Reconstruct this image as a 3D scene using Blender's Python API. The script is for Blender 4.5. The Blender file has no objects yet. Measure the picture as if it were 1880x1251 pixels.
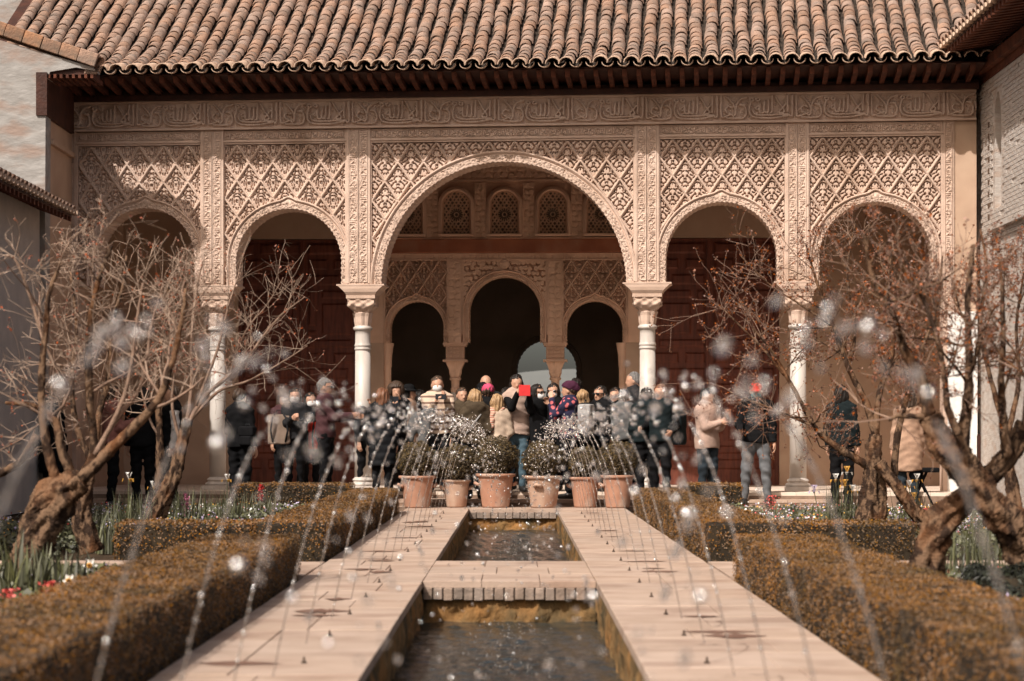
import bpy, bmesh, math, random
import numpy as np
from mathutils import Vector, Matrix
R = math.radians
random.seed(7); rng = np.random.default_rng(7)
scene = bpy.context.scene
COL = scene.collection
# ------------------------------------------------------------------ camera
CAM_H, FPX, VX, VY = 1.04, 3960.0, 948.0, 800.0
cam_d = bpy.data.cameras.new('camera'); cam = bpy.data.objects.new('camera', cam_d); COL.objects.link(cam)
cam.location = (0, 0, CAM_H); cam.rotation_euler = (R(90), 0, 0)
cam_d.sensor_width = 36; cam_d.lens = FPX / 1880 * 36
cam_d.shift_x = -(VX - 940) / 1880; cam_d.shift_y = (VY - 625.5) / 1880
cam_d.clip_start = 0.1; cam_d.clip_end = 12000
cam_d.dof.use_dof = True; cam_d.dof.focus_distance = 30.0; cam_d.dof.aperture_fstop = 3.2
scene.camera = cam
# ------------------------------------------------------------------ world, sun, exposure
SX, SY, SZ = -0.68, -1.0, 1.27          # direction towards the sun
SUN_EL = math.atan2(SZ, math.hypot(SX, SY)); SUN_AZ = math.atan2(SX, SY)
w = bpy.data.worlds.new('World'); scene.world = w; w.use_nodes = True
nt = w.node_tree; bg = nt.nodes['Background']
sky = nt.nodes.new('ShaderNodeTexSky'); sky.sky_type = 'NISHITA'; sky.sun_disc = False
sky.sun_elevation = SUN_EL; sky.sun_rotation = SUN_AZ
sky.dust_density = 5.0; sky.air_density = 0.8; sky.ozone_density = 1.0
tint = nt.nodes.new('ShaderNodeMix'); tint.data_type = 'RGBA'; tint.blend_type = 'MULTIPLY'; tint.inputs[0].default_value = 1.0
tint.inputs[7].default_value = (1.07, 0.98, 0.85, 1); nt.links.new(sky.outputs[0], tint.inputs[6])      # the photograph's warm, muted sky
nt.links.new(tint.outputs[2], bg.inputs[0]); bg.inputs[1].default_value = 0.115
sun_d = bpy.data.lights.new('sun', 'SUN'); sun = bpy.data.objects.new('sun', sun_d); COL.objects.link(sun)
sun_d.energy = 4.4; sun_d.angle = R(0.53); sun_d.color = (1.0, 0.94, 0.87)
sun.rotation_euler = Vector((-SX, -SY, -SZ)).to_track_quat('-Z', 'Y').to_euler()
scene.view_settings.view_transform = 'Standard'; scene.view_settings.look = 'None'
scene.view_settings.exposure = 0.2; scene.view_settings.gamma = 1.0
scene.view_settings.use_curve_mapping = False
cy = scene.cycles
cy.use_denoising = True
cy.max_bounces = 8; cy.diffuse_bounces = 6; cy.glossy_bounces = 3; cy.transmission_bounces = 6; cy.transparent_max_bounces = 8
cy.caustics_reflective = False; cy.caustics_refractive = False; cy.sample_clamp_indirect = 4.0

# ------------------------------------------------------------------ helpers
def P(px, py, d):                       # a point seen at that pixel of the photograph, d metres away
    return Vector(((px - VX) / FPX * d, d, CAM_H + (VY - py) / FPX * d))
def smooth(x, a, b):
    t = np.clip((x - a) / (b - a), 0, 1); return t * t * (3 - 2 * t)
def mesh_np(name, v, f, smooth_=False, mat=None):
    v = np.asarray(v, dtype=np.float32); f = np.asarray(f, dtype=np.int32)
    me = bpy.data.meshes.new(name); k = f.shape[1]
    me.vertices.add(len(v)); me.vertices.foreach_set('co', v.ravel())
    me.loops.add(f.size); me.loops.foreach_set('vertex_index', f.ravel())
    me.polygons.add(len(f)); me.polygons.foreach_set('loop_start', np.arange(0, f.size, k, dtype=np.int32))
    me.polygons.foreach_set('loop_total', np.full(len(f), k, dtype=np.int32))
    if smooth_: me.polygons.foreach_set('use_smooth', np.ones(len(f), dtype=bool))
    me.update(calc_edges=True)
    if mat: me.materials.append(mat)
    return me
class MB:                               # collects vertices and faces for one mesh
    def __init__(s): s.v = []; s.f = []
    def add(s, v, f):
        o = len(s.v); s.v.extend(tuple(p) for p in v); s.f.extend(tuple(i + o for i in q) for q in f); return s
    def box(s, x0, x1, y0, y1, z0, z1):
        return s.add([(x0,y0,z0),(x1,y0,z0),(x1,y1,z0),(x0,y1,z0),(x0,y0,z1),(x1,y0,z1),(x1,y1,z1),(x0,y1,z1)],
                     [(0,3,2,1),(4,5,6,7),(0,1,5,4),(1,2,6,5),(2,3,7,6),(3,0,4,7)])
    def frustum(s, x0, x1, z0, z1, y0, y1, ins):   # raised panel facing -y
        return s.add([(x0,y0,z0),(x1,y0,z0),(x1,y0,z1),(x0,y0,z1),(x0+ins,y1,z0+ins),(x1-ins,y1,z0+ins),(x1-ins,y1,z1-ins),(x0+ins,y1,z1-ins)],
                     [(4,5,6,7),(0,1,5,4),(1,2,6,5),(2,3,7,6),(3,0,4,7)])
    def lathe(s, prof, n=24, cx=0, cy_=0):
        v = []; f = []
        for r, z in prof:
            for k in range(n):
                a = 2*math.pi*k/n; v.append((cx + r*math.cos(a), cy_ + r*math.sin(a), z))
        for i in range(len(prof)-1):
            for k in range(n):
                f.append((i*n+k, i*n+(k+1)%n, (i+1)*n+(k+1)%n, (i+1)*n+k))
        return s.add(v, f)
    def tube(s, pts, rad, n=6, jit=0.0, cap=True):
        pts = [Vector(p) for p in pts]; v = []; f = []; ref = Vector((0.31, 0.47, 0.83))
        for i, p in enumerate(pts):
            t = (pts[min(i+1, len(pts)-1)] - pts[max(i-1, 0)])
            if t.length < 1e-9: t = Vector((0,0,1))
            t.normalize(); a = t.cross(ref)
            if a.length < .05: a = t.cross(Vector((1,0,0)))
            a.normalize(); b = t.cross(a); r = rad[i] if hasattr(rad, '__len__') else rad
            for k in range(n):
                q = 2*math.pi*k/n; rr = r*(1 + jit*random.uniform(-1, 1)); v.append(p + a*(rr*math.cos(q)) + b*(rr*math.sin(q)))
        for i in range(len(pts)-1):
            for k in range(n): f.append((i*n+k, i*n+(k+1)%n, (i+1)*n+(k+1)%n, (i+1)*n+k))
        if cap: f.append(tuple(range(n))[::-1]); f.append(tuple((len(pts)-1)*n + k for k in range(n)))
        return s.add(v, f)
    def mesh(s, name, mat=None, sm=False):
        me = bpy.data.meshes.new(name); me.from_pydata(s.v, [], s.f)
        if sm: me.polygons.foreach_set('use_smooth', np.ones(len(me.polygons), dtype=bool))
        if mat: me.materials.append(mat)
        me.update(); return me
    def build(s, name, mat, parent=None, sm=False, **kw):
        return obj(name, s.mesh(name, mat, sm), parent, **kw)
def obj(name, me, parent=None, label=None, cat=None, group=None, kind=None, loc=None, rz=None):
    o = bpy.data.objects.new(name, me); COL.objects.link(o)
    if parent: o.parent = parent
    if loc is not None: o.location = loc
    if rz is not None: o.rotation_euler = (0, 0, rz)
    if label: o['label'] = label
    if cat: o['category'] = cat
    if group: o['group'] = group
    if kind: o['kind'] = kind
    return o
def empty(name, label=None, cat=None, group=None, loc=(0,0,0), rz=0, parent=None, kind=None):
    return obj(name, None, parent, label, cat, group, kind, loc, rz)
def bevel(o, w_=.01, n=2):
    m = o.modifiers.new('bevel', 'BEVEL'); m.width = w_; m.segments = n; m.limit_method = 'ANGLE'; return o
def catmull(pts, n=6):
    pts = [np.array(p, float) for p in pts]
    if len(pts) < 3: return [pts[0] + (pts[1]-pts[0])*t for t in np.linspace(0, 1, n)]
    q = [2*pts[0]-pts[1]] + pts + [2*pts[-1]-pts[-2]]; out = []
    for i in range(1, len(q)-2):
        a, b, c, d = q[i-1], q[i], q[i+1], q[i+2]
        for t in np.linspace(0, 1, n, endpoint=False):
            out.append(.5*((2*b) + (c-a)*t + (2*a-5*b+4*c-d)*t*t + (3*b-a-3*c+d)*t**3))
    out.append(pts[-1]); return out

# ------------------------------------------------------------------ materials
def lin(r, g, b):
    return tuple(((c/255)/12.92 if c/255 <= .04045 else ((c/255+.055)/1.055)**2.4) for c in (r, g, b))
def M(name, c1, c2=None, scale=6, rough=.8, bump=0, bscale=80, spec=.3, detail=6, stretch=(1,1,1), c3=None, s3=1.2, k3=.5,
      rnd=0, metal=0, trans=0, world=False, lo=.35, hi=.65, subs=0):
    m = bpy.data.materials.new(name); m.use_nodes = True; t = m.node_tree; N = t.nodes; L = t.links
    b = N['Principled BSDF']; b.inputs['Roughness'].default_value = rough; b.inputs['Specular IOR Level'].default_value = spec
    b.inputs['Metallic'].default_value = metal; b.inputs['Transmission Weight'].default_value = trans
    if c2 is None: c2 = tuple(x*.78 for x in c1)
    if world:
        g = N.new('ShaderNodeNewGeometry'); src = g.outputs['Position']
    else:
        g = N.new('ShaderNodeTexCoord'); src = g.outputs['Object']
    mp = N.new('ShaderNodeMapping'); mp.inputs['Scale'].default_value = stretch; L.new(src, mp.inputs[0])
    n1 = N.new('ShaderNodeTexNoise'); n1.inputs['Scale'].default_value = scale; n1.inputs['Detail'].default_value = detail; L.new(mp.outputs[0], n1.inputs[0])
    mr = N.new('ShaderNodeMapRange'); mr.inputs[1].default_value = lo; mr.inputs[2].default_value = hi; L.new(n1.outputs[0], mr.inputs[0])
    mx = N.new('ShaderNodeMix'); mx.data_type = 'RGBA'; mx.inputs[6].default_value = (*c1, 1); mx.inputs[7].default_value = (*c2, 1); L.new(mr.outputs[0], mx.inputs[0])
    out = mx.outputs[2]
    if c3 is not None:
        n2 = N.new('ShaderNodeTexNoise'); n2.inputs['Scale'].default_value = s3; n2.inputs['Detail'].default_value = 5; L.new(mp.outputs[0], n2.inputs[0])
        m2 = N.new('ShaderNodeMapRange'); m2.inputs[1].default_value = .5; m2.inputs[2].default_value = .68; m2.inputs[4].default_value = k3; L.new(n2.outputs[0], m2.inputs[0])
        x2 = N.new('ShaderNodeMix'); x2.data_type = 'RGBA'; x2.inputs[7].default_value = (*c3, 1); L.new(m2.outputs[0], x2.inputs[0]); L.new(out, x2.inputs[6]); out = x2.outputs[2]
    if rnd:
        ge = N.new('ShaderNodeNewGeometry'); oi = N.new('ShaderNodeObjectInfo')
        ad = N.new('ShaderNodeMath'); ad.operation = 'ADD'; L.new(ge.outputs['Random Per Island'], ad.inputs[0]); L.new(oi.outputs['Random'], ad.inputs[1])
        fr = N.new('ShaderNodeMath'); fr.operation = 'FRACT'; L.new(ad.outputs[0], fr.inputs[0])
        hs = N.new('ShaderNodeHueSaturation'); L.new(out, hs.inputs['Color'])
        r1 = N.new('ShaderNodeMapRange'); r1.inputs[3].default_value = 1-rnd; r1.inputs[4].default_value = 1+rnd; L.new(fr.outputs[0], r1.inputs[0]); L.new(r1.outputs[0], hs.inputs['Value'])
        f2 = N.new('ShaderNodeMath'); f2.operation = 'MULTIPLY'; f2.inputs[1].default_value = 7.31; L.new(fr.outputs[0], f2.inputs[0])
        f3 = N.new('ShaderNodeMath'); f3.operation = 'FRACT'; L.new(f2.outputs[0], f3.inputs[0])
        r2 = N.new('ShaderNodeMapRange'); r2.inputs[3].default_value = 1-rnd*.9; r2.inputs[4].default_value = 1+rnd*.9; L.new(f3.outputs[0], r2.inputs[0]); L.new(r2.outputs[0], hs.inputs['Saturation'])
        out = hs.outputs[0]
    L.new(out, b.inputs['Base Color'])
    if bump:
        n3 = N.new('ShaderNodeTexNoise'); n3.inputs['Scale'].default_value = bscale; n3.inputs['Detail'].default_value = 6; L.new(mp.outputs[0], n3.inputs[0])
        bp = N.new('ShaderNodeBump'); bp.inputs['Strength'].default_value = bump; bp.inputs['Distance'].default_value = .02; L.new(n3.outputs[0], bp.inputs['Height']); L.new(bp.outputs[0], b.inputs['Normal'])
    return m
stucco = M('carved_stucco', (.645,.49,.40), (.545,.40,.32), 3.5, .9, .25, 160, .15, c3=(.36,.235,.16), s3=1.1, k3=.55)
stucco_in = M('inner_carved_stucco', (.76,.51,.37), (.66,.43,.305), 3, .9, .25, 160, .15, c3=(.32,.19,.12), s3=1.4, k3=.5)
plaster = M('tan_plaster', (.52,.37,.27), (.45,.31,.225), 2, .9, .15, 60, .15, c3=(.31,.21,.15), s3=.9, k3=.5)
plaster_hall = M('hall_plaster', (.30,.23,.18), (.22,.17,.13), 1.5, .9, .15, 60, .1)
white_wall = M('weathered_limewash', (.37,.355,.34), (.29,.275,.26), 5, .92, .7, 9, .1, c3=(.30,.215,.175), s3=2.4, k3=.8, stretch=(.8,1,1.7))
grey_wall = M('grey_limewash', (.50,.46,.43), (.42,.39,.37), 3, .9, .3, 30, .1)
marble = M('white_marble', (.60,.55,.50), (.50,.45,.41), 3, .45, .05, 40, .4, c3=(.40,.33,.28), s3=6, k3=.4, stretch=(1,1,.35))
tile_m = M('terracotta_tile', (.345,.23,.175), (.275,.185,.142), 9, .88, .5, 60, .15, c3=(.19,.15,.125), s3=7, k3=.7, rnd=.17)
pan_m = M('darkened_pan_tile', (.06,.045,.036), (.022,.018,.015), 14, .95, .8, 40, .1)  # pans coloured near black so the grooves between covers look deeper
lip_m = M('pale_tile_lip', (.52,.38,.29), (.42,.29,.21), 12, .9, .4, 60, .1)
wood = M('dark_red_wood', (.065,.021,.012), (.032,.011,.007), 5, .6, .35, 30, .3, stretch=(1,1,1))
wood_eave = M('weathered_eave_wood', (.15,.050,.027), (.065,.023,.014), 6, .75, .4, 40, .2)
wood_door = M('panelled_door_wood', (.165,.046,.026), (.095,.027,.016), 3, .5, .35, 35, .35, stretch=(6,1,1))
wood_red = M('painted_beam', (.34,.125,.065), (.26,.09,.048), 3, .7, .2, 40, .2, c3=(.36,.20,.13), s3=2.4, k3=.4)
brick_white = M('whitewashed_brick', (.55,.50,.46), (.44,.39,.35), 6, .92, .8, 30, .1, c3=(.46,.32,.24), s3=3, k3=.5, stretch=(1,1,3))
slab_m = M('pink_paving', (.46,.345,.275), (.39,.285,.22), 3.2, .75, .25, 50, .2, c3=(.24,.15,.11), s3=1.9, k3=.6, stretch=(.8,1.15,1), world=True, rnd=.05)
wet_m = M('wet_stain', (.23,.125,.085), (.15,.08,.055), 9, .35, .1, 60, .5, world=True)
floor_m = M('pale_marble_floor', (.74,.62,.52), (.58,.46,.37), 3, .6, .1, 40, .3)
joint_m = M('path_bed', (.27,.185,.135), (.20,.135,.10), 8, .9, .3, 50)
soil_m = M('garden_soil', (.085,.055,.035), (.045,.032,.022), 9, .95, .8, 30, .05)
moss_m = M('mossy_channel_wall', (.26,.15,.06), (.07,.055,.03), 5, .85, 1.0, 25, .2, c3=(.34,.16,.05), s3=3, k3=.8, stretch=(1,1,.5))
lip_brick = M('channel_brick', (.31,.235,.19), (.20,.155,.125), 9, .85, .5, 40, .2, rnd=.15)
hedge_m = M('box_hedge_leaf', (.275,.140,.054), (.15,.083,.036), 1.6, .6, 0, 1, .25, c3=(.085,.062,.03), s3=2.5, k3=.7, rnd=.45, world=True)
hedge_in = M('box_hedge_inside', (.035,.024,.012), (.018,.013,.008), 9, .9)  # near-black colour painted as the shade between the leaves
ball_m = M('potted_box_leaf', (.125,.088,.042), (.075,.055,.030), 3, .55, 0, 1, .3, rnd=.45)
terra = M('terracotta_pot', (.43,.235,.16), (.35,.18,.12), 5, .85, .2, 50, .15, c3=(.52,.42,.35), s3=4, k3=.6)
terra_pale = M('chalky_terracotta_pot', (.47,.33,.25), (.39,.25,.18), 6, .88, .2, 50, .15, c3=(.38,.20,.13), s3=4, k3=.6)
bark = M('gnarled_bark', (.17,.105,.066), (.04,.025,.018), 16, .92, 1.0, 38, .05, c3=(.20,.085,.036), s3=5, k3=.55, lo=.46, hi=.55, stretch=(1,1,.6))
bark_pale = M('pale_branch_bark', (.28,.185,.135), (.17,.11,.08), 9, .85, .5, 40, .15)
twig_m = M('twig_bark', (.37,.27,.205), (.25,.175,.13), 8, .8, 0, 1, .2)
twig_r = M('grey_twig_bark', (.27,.18,.13), (.16,.10,.075), 8, .8, 0, 1, .2)
bud_m = M('red_bud', (.32,.085,.035), (.22,.06,.03), 30, .6, 0, 1, .3, rnd=.3)
leaf_r = M('bronze_spring_leaf', (.27,.085,.035), (.17,.075,.04), 20, .55, 0, 1, .3, rnd=.5)
iris_leaf = M('iris_leaf', (.115,.115,.062), (.075,.078,.045), 6, .5, 0, 1, .35, rnd=.4)
dark_leaf = M('dark_shrub_leaf', (.03,.033,.022), (.018,.02,.014), 6, .5, 0, 1, .35, rnd=.5)
def flat(name, c, rough=.6, spec=.3, **k): return M(name, c, tuple(x*.85 for x in c), 12, rough, 0, 1, spec, **k)
# ------------------------------------------------------------------ ground, channel, paths
AX = -0.05                                # channel axis
CL, CR = AX - .62, AX + .62               # channel sides
PL, PR = -1.57, 1.56                      # outer path edges
Y0, Y1 = 2.0, 30.6                        # channel from .. to
BR0, BR1 = 15.45, 17.9                    # the crossing between the two pools
g = MB()
S = 4000
for (x0, x1, y0, y1) in ((-S, CL-.12, -S, S), (CR+.12, S, -S, S), (CL-.12, CR+.12, -S, Y0-.1), (CL-.12, CR+.12, Y1+.12, S)):
    g.add([(x0,y0,-.07),(x1,y0,-.07),(x1,y1,-.07),(x0,y1,-.07)], [(0,1,2,3)])
g.build('ground', soil_m, kind='structure')
# bed of the paths (below the slabs)
b = MB()
for (x0, x1, y0, y1) in ((PL, CL, Y0, 31.5), (CR, PR, Y0, 31.5), (CL, CR, BR0, BR1), (CL, CR, Y1, 31.5), (-7, PL, 15.98, 17.86), (PR, 7, 15.98, 17.86)):
    b.box(x0+.06, x1-.06, y0+.06, y1-.06, -.2, -.035)
path = b.build('path', joint_m, kind='structure')
def slab(x0, x1, y0, y1, z=0.0, parent=None, t=.05, mat=None):
    parent = parent or path
    j = .0022; m = MB(); dz = random.uniform(-.003, .002); c = .004
    x0 += j; x1 -= j; y0 += j; y1 -= j
    m.add([(x0,y0,z-t),(x1,y0,z-t),(x1,y1,z-t),(x0,y1,z-t),(x0,y0,z-c+dz),(x1,y0,z-c+dz),(x1,y1,z-c+dz),(x0,y1,z-c+dz),
           (x0+c,y0+c,z+dz),(x1-c,y0+c,z+dz),(x1-c,y1-c,z+dz),(x0+c,y1-c,z+dz)],
          [(0,1,5,4),(1,2,6,5),(2,3,7,6),(3,0,4,7),(4,5,9,8),(5,6,10,9),(6,7,11,10),(7,4,8,11),(8,9,10,11)])
    return m.build('paving_slab', mat or slab_m, parent)
for side in (-1, 1):
    xa, xb = (PL, CL) if side < 0 else (CR, PR)
    y = 6.5; k = 0
    while y < 31.45:
        L_ = min(random.choice((.62, .70, .78)), 31.5 - y)
        if 31.5 - (y + L_) < .3: L_ = 31.5 - y
        cut = xa + (xb - xa) * random.choice((.35, .5, .62, .7))
        slab(xa, cut, y, y + L_); slab(cut, xb, y, y + L_)
        y += L_; k += 1
    near = MB().box(xa, xb, Y0, 6.5, -.05, -.001).build('paving_slab', slab_m, path)
for j in range(3):
    ya = BR0 + (BR1-BR0)*j/3; yb = BR0 + (BR1-BR0)*(j+1)/3
    xs = [CL, AX-.2+.1*(j % 2), AX+.22+.08*(j % 2), CR]
    for i in range(3): slab(xs[i], xs[i+1], ya, yb)
for i in range(2): slab([CL, AX][i], [AX, CR][i], Y1, 31.5)
for s in (-1, 1):                         # the crossing goes on between the beds
    for k in range(7):
        for j in range(2):
            a = 1.58 + .72*k; ya = 16.0 + .92*j
            slab(*( (a, a+.72) if s > 0 else (-a-.72, -a)), ya, ya+.92)
# wet streaks beside the nozzles
# channel walls and water
WZ = -.30
def rough_wall(name, p0, p1, z0, z1, nrm, mat, amp=.03, step=.05, parent=None):
    p0 = np.array(p0, float); p1 = np.array(p1, float); L_ = np.linalg.norm(p1-p0); nx = max(2, int(L_/step)); nz = max(2, int((z1-z0)/.035))
    s = np.linspace(0, 1, nx+1); z = np.linspace(z0, z1, nz+1); Sg, Zg = np.meshgrid(s, z, indexing='ij')
    n = np.sin(Sg*L_*7.3+Zg*11)*.3 + np.sin(Sg*L_*17.1-Zg*23+1.3)*.3 + rng.normal(0, .35, Sg.shape)
    d = amp*np.clip(n, -1, 1)*(1-smooth(Zg, z1-.06, z1-.02)) + .035*smooth(-Zg, -(z0+(z1-z0)*.45), -(z0+(z1-z0)*.1))
    V = p0[None,None,:]*0 + (p0[None,None,:2] + (p1-p0)[None,None,:2]*Sg[...,None] + np.array(nrm)[None,None,:]*d[...,None]) if False else None
    xy = p0[:2] + (p1-p0)[:2]*Sg[...,None] + np.array(nrm)*d[...,None]
    V = np.concatenate([xy, Zg[...,None]], -1).reshape(-1, 3)
    i = np.arange(nx)[:,None]*(nz+1) + np.arange(nz)[None,:]; i = i.ravel()
    F = np.stack([i, i+nz+1, i+nz+2, i+1], 1)
    return obj(name, mesh_np(name, V, F, True, mat), parent)
chan = MB().box(CL-.14, CR+.14, Y0-.1, Y1+.14, -.62, -.55).build('channel_floor', moss_m, kind='structure')
for (ya, yb) in ((Y0, BR0), (BR1, Y1)):
    for (x, n) in ((CL-.012, 1), (CR+.012, -1)):
        o = rough_wall('channel_wall', (x, ya), (x, yb), -.56, -.045, (n, 0), moss_m, .022); o.parent = chan
    o = rough_wall('channel_wall', (CL, yb+.03), (CR, yb+.03), -.56, -.115, (0, -1), moss_m, .035, .03); o.parent = chan
    nb = 17 if ya < 5 else 12
    for k in range(nb):                   # upright brick course under the end slab
        x0 = CL + (CR-CL)*k/nb; x1 = CL + (CR-CL)*(k+1)/nb; e = random.uniform(0, .012)
        bevel(MB().box(x0+.004, x1-.004, yb-.03+e, yb+.055, -.135-random.uniform(0,.01), -.052).build('brick', lip_brick, chan), .006, 1)
m = bpy.data.materials.new('channel_water'); m.use_nodes = True; t = m.node_tree; N = t.nodes; L = t.links; pb = N['Principled BSDF']
pb.inputs['Base Color'].default_value = (.030,.034,.032,1); pb.inputs['Roughness'].default_value = .06; pb.inputs['IOR'].default_value = 1.33
pb.inputs['Specular IOR Level'].default_value = .5
gm = N.new('ShaderNodeNewGeometry'); hh = None
for sc_, st, am in ((9, (1, .7, 1), 1.0), (28, (1, .8, 1), .55)):
    mp = N.new('ShaderNodeMapping'); mp.inputs['Scale'].default_value = st; L.new(gm.outputs['Position'], mp.inputs[0])
    nn = N.new('ShaderNodeTexNoise'); nn.inputs['Scale'].default_value = sc_; nn.inputs['Detail'].default_value = 4; nn.inputs['Distortion'].default_value = .6; L.new(mp.outputs[0], nn.inputs[0])
    bp = N.new('ShaderNodeBump'); bp.inputs['Strength'].default_value = am*.4; bp.inputs['Distance'].default_value = .03; L.new(nn.outputs[0], bp.inputs['Height'])
    if hh: L.new(hh.outputs[0], bp.inputs['Normal'])
    hh = bp
L.new(hh.outputs[0], pb.inputs['Normal']); water_m = m
def water(y0, y1):
    nx, ny = 60, int((y1-y0)*24); x = np.linspace(CL-.03, CR+.03, nx+1); y = np.linspace(y0, y1, ny+1); X, Y = np.meshgrid(x, y, indexing='ij')
    Z = WZ + .004*np.sin(X*13+Y*5) + .003*np.sin(Y*19-X*7) + .003*np.sin(X*31+Y*23)
    for k in range(22):                   # rings where the jets fall in
        yc = 3.1+1.35*k
        if y0 < yc < y1:
            for xc in (AX-.1, AX+.1):
                r = np.hypot(X-xc, (Y-yc)*.8); Z += .012*np.cos(r*55+k)*np.exp(-r*6)
    V = np.stack([X, Y, Z], -1).reshape(-1, 3); i = (np.arange(nx)[:,None]*(ny+1)+np.arange(ny)[None,:]).ravel()
    return obj('water', mesh_np('water', V, np.stack([i, i+ny+1, i+ny+2, i+1], 1), True, water_m), kind='structure')
water(Y0-.05, BR0+.045); water(BR1-.0, Y1+.045)
# terrace in front of the portico, one step up to its floor
ter = MB().box(-7.0, 7.0, 31.5, 36, -.2, .0).build('terrace', joint_m, kind='structure')
st = MB().box(-6.9, 7.0, 31.75, 36, -.1, .05).build('step', joint_m, kind='structure')
for k in range(14): slab(-7+k, -6+k, 31.5, 31.77, .004, ter, .01)
for k in range(14): slab(-6.9+k*.99, -6.9+(k+1)*.99, 31.74, 32.4, .1, st)
# ------------------------------------------------------------------ carving: inscription strokes and lozenge motifs (height fields)
def stroke_dist(strokes, X, Z):
    D = np.full(X.shape, 1e9)
    for pl in strokes:
        q = catmull(pl, 5)
        for a, b_ in zip(q[:-1], q[1:]):
            ab = b_-a; l2 = ab@ab
            if l2 < 1e-12: continue
            t = np.clip(((X-a[0])*ab[0]+(Z-a[1])*ab[1])/l2, 0, 1)
            D = np.minimum(D, np.hypot(X-a[0]-t*ab[0], Z-a[1]-t*ab[1]))
    return D
def circ(cx, cz, r, a0=0, a1=360, n=14): return [(cx+r*math.cos(R(a)), cz+r*math.sin(R(a))) for a in np.linspace(a0, a1, n)]
INS = [[(50,95),(52,220),(55,330),(68,352),(120,335),(185,306)], [(168,240),(130,224),(102,248),(106,288),(138,308),(170,318)],
       [(110,108),(172,182),(204,250),(206,306),(186,340),(160,322)], [(322,114),(262,130),(226,180),(206,255)],
       [(250,203),(290,216),(316,268),(304,348),(240,366),(110,360)], [(255,206),(300,205)], circ(372,140,20), circ(440,140,20),
       [(366,166),(350,250),(360,318),(402,354),(520,366),(640,361),(765,338)], [(385,268),(402,310),(452,330),(560,332),(700,326),(768,326),(788,350),(806,326),(808,210),(808,95)],
       [(452,214),(420,242),(436,266),(458,240),(455,206)], [(458,196),(462,286),(482,302),(504,288),(512,160)], [(512,288),(536,303),(552,280),(554,148)],
       [(597,100),(592,286),(574,304)], [(630,108),(676,200),(722,288),(692,306),(664,300),(706,240),(755,180)], [(757,100),(752,292)], [(800,100),(798,200)]]
def script_tile(nx, nz):
    x = (np.arange(nx)+.5)/nx*795+45; z = 388-(np.arange(nz)+.5)/nz*300
    X, Z = np.meshgrid(x, z, indexing='ij'); D = np.full(X.shape, 1e9)
    for off in (-795, 0, 795): D = np.minimum(D, stroke_dist(INS, X+off, Z))
    r2 = random.Random(3); sc_ = [circ(r2.uniform(45, 840), r2.uniform(110, 370), r2.uniform(9, 17), 0, 290, 8) for _ in range(75)]
    D2 = np.full(X.shape, 1e9)
    for off in (-795, 0, 795): D2 = np.minimum(D2, stroke_dist(sc_, X+off, Z))
    return np.maximum(smooth(-D, -12.5, -9), .36*smooth(-D2, -6, -3.5))
SCR = script_tile(240, 90)
def sample(T, u, v):                      # periodic in u, clamped in v
    i = np.mod(np.floor(u*T.shape[0]).astype(int), T.shape[0]); j = np.clip(np.floor(v*T.shape[1]).astype(int), 0, T.shape[1]-1); return T[i, j]
HOLES = [circ(0, 92, 36, -25, 205, 10), circ(0, -62, 9, 200, 340, 5), [(0,112),(0,104)]]
for s in (-1, 1):
    HOLES += [[(s*42,58),(s*72,48),(s*96,20)], [(s*12,52),(s*33,42),(s*38,18)], [(s*58,12),(s*84,0)], [(s*16,-8),(s*46,-18),(s*64,-48)],
              [(s*58,-74),(s*36,-88),(s*16,-76)], [(s*10,-118),(s*16,-126)], [(s*8,-30),(s*12,-44)], [(s*20,150),(s*10,160)], [(s*62,70),(s*54,84)], [(s*104,-8),(s*92,-26)], [(s*76,-40),(s*66,-62)], [(s*30,-106),(s*36,-116)], [(s*24,4),(s*30,-4)]]
VASE = [circ(0, 120, 22, 200, 340, 6)]
for s in (-1, 1):
    VASE += [[(s*20,96),(s*26,70),(s*50,58),(s*58,84)], [(s*10,52),(s*34,40),(s*44,14)], [(s*64,44),(s*92,26),(s*96,4)], [(s*30,8),(s*34,-40),(s*26,-84)],
             [(s*52,-4),(s*62,-40),(s*56,-66)], [(s*8,20),(s*20,24)], [(s*14,-104),(s*10,-128)], [(s*78,-10),(s*84,-30)], [(s*10,150),(s*18,140)], [(s*40,104),(s*46,96)], [(s*44,-92),(s*40,-104)], [(s*8,-20),(s*8,-44)]]
def cell_tile(strokes, n=96):
    p = (np.arange(n)+.5)/n-.5; Xp, Zp = np.meshgrid(p, p, indexing='ij')
    D = stroke_dist(strokes, Xp*278, Zp*410); return smooth(-D, -6.8, -4.2)
CT = {0: cell_tile(HOLES), 1: cell_tile(VASE)}
def hf_faces(nx, nz): 
    i = (np.arange(nx)[:,None]*(nz+1)+np.arange(nz)[None,:]).ravel(); return np.stack([i, i+nz+1, i+nz+2, i+1], 1)
def hfield(x0, x1, z0, z1, step, fn, y0=0.0):
    nx = max(2, int(round((x1-x0)/step))); nz = max(2, int(round((z1-z0)/step)))
    x = np.linspace(x0, x1, nx+1); z = np.linspace(z0, z1, nz+1); X, Z = np.meshgrid(x, z, indexing='ij')
    H = fn(X, Z); V = np.stack([X, y0-H, Z], -1).reshape(-1, 3); F = hf_faces(nx, nz)
    xc = .5*(x[:-1]+x[1:]); zc = .5*(z[:-1]+z[1:]); XC, ZC = np.meshgrid(xc, zc, indexing='ij')
    return V, F, XC.ravel(), ZC.ravel()
def sub_mesh(name, V, F, mat, sm=False):
    u, inv = np.unique(F.ravel(), return_inverse=True); return mesh_np(name, V[u], inv.reshape(F.shape), sm, mat)
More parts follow.
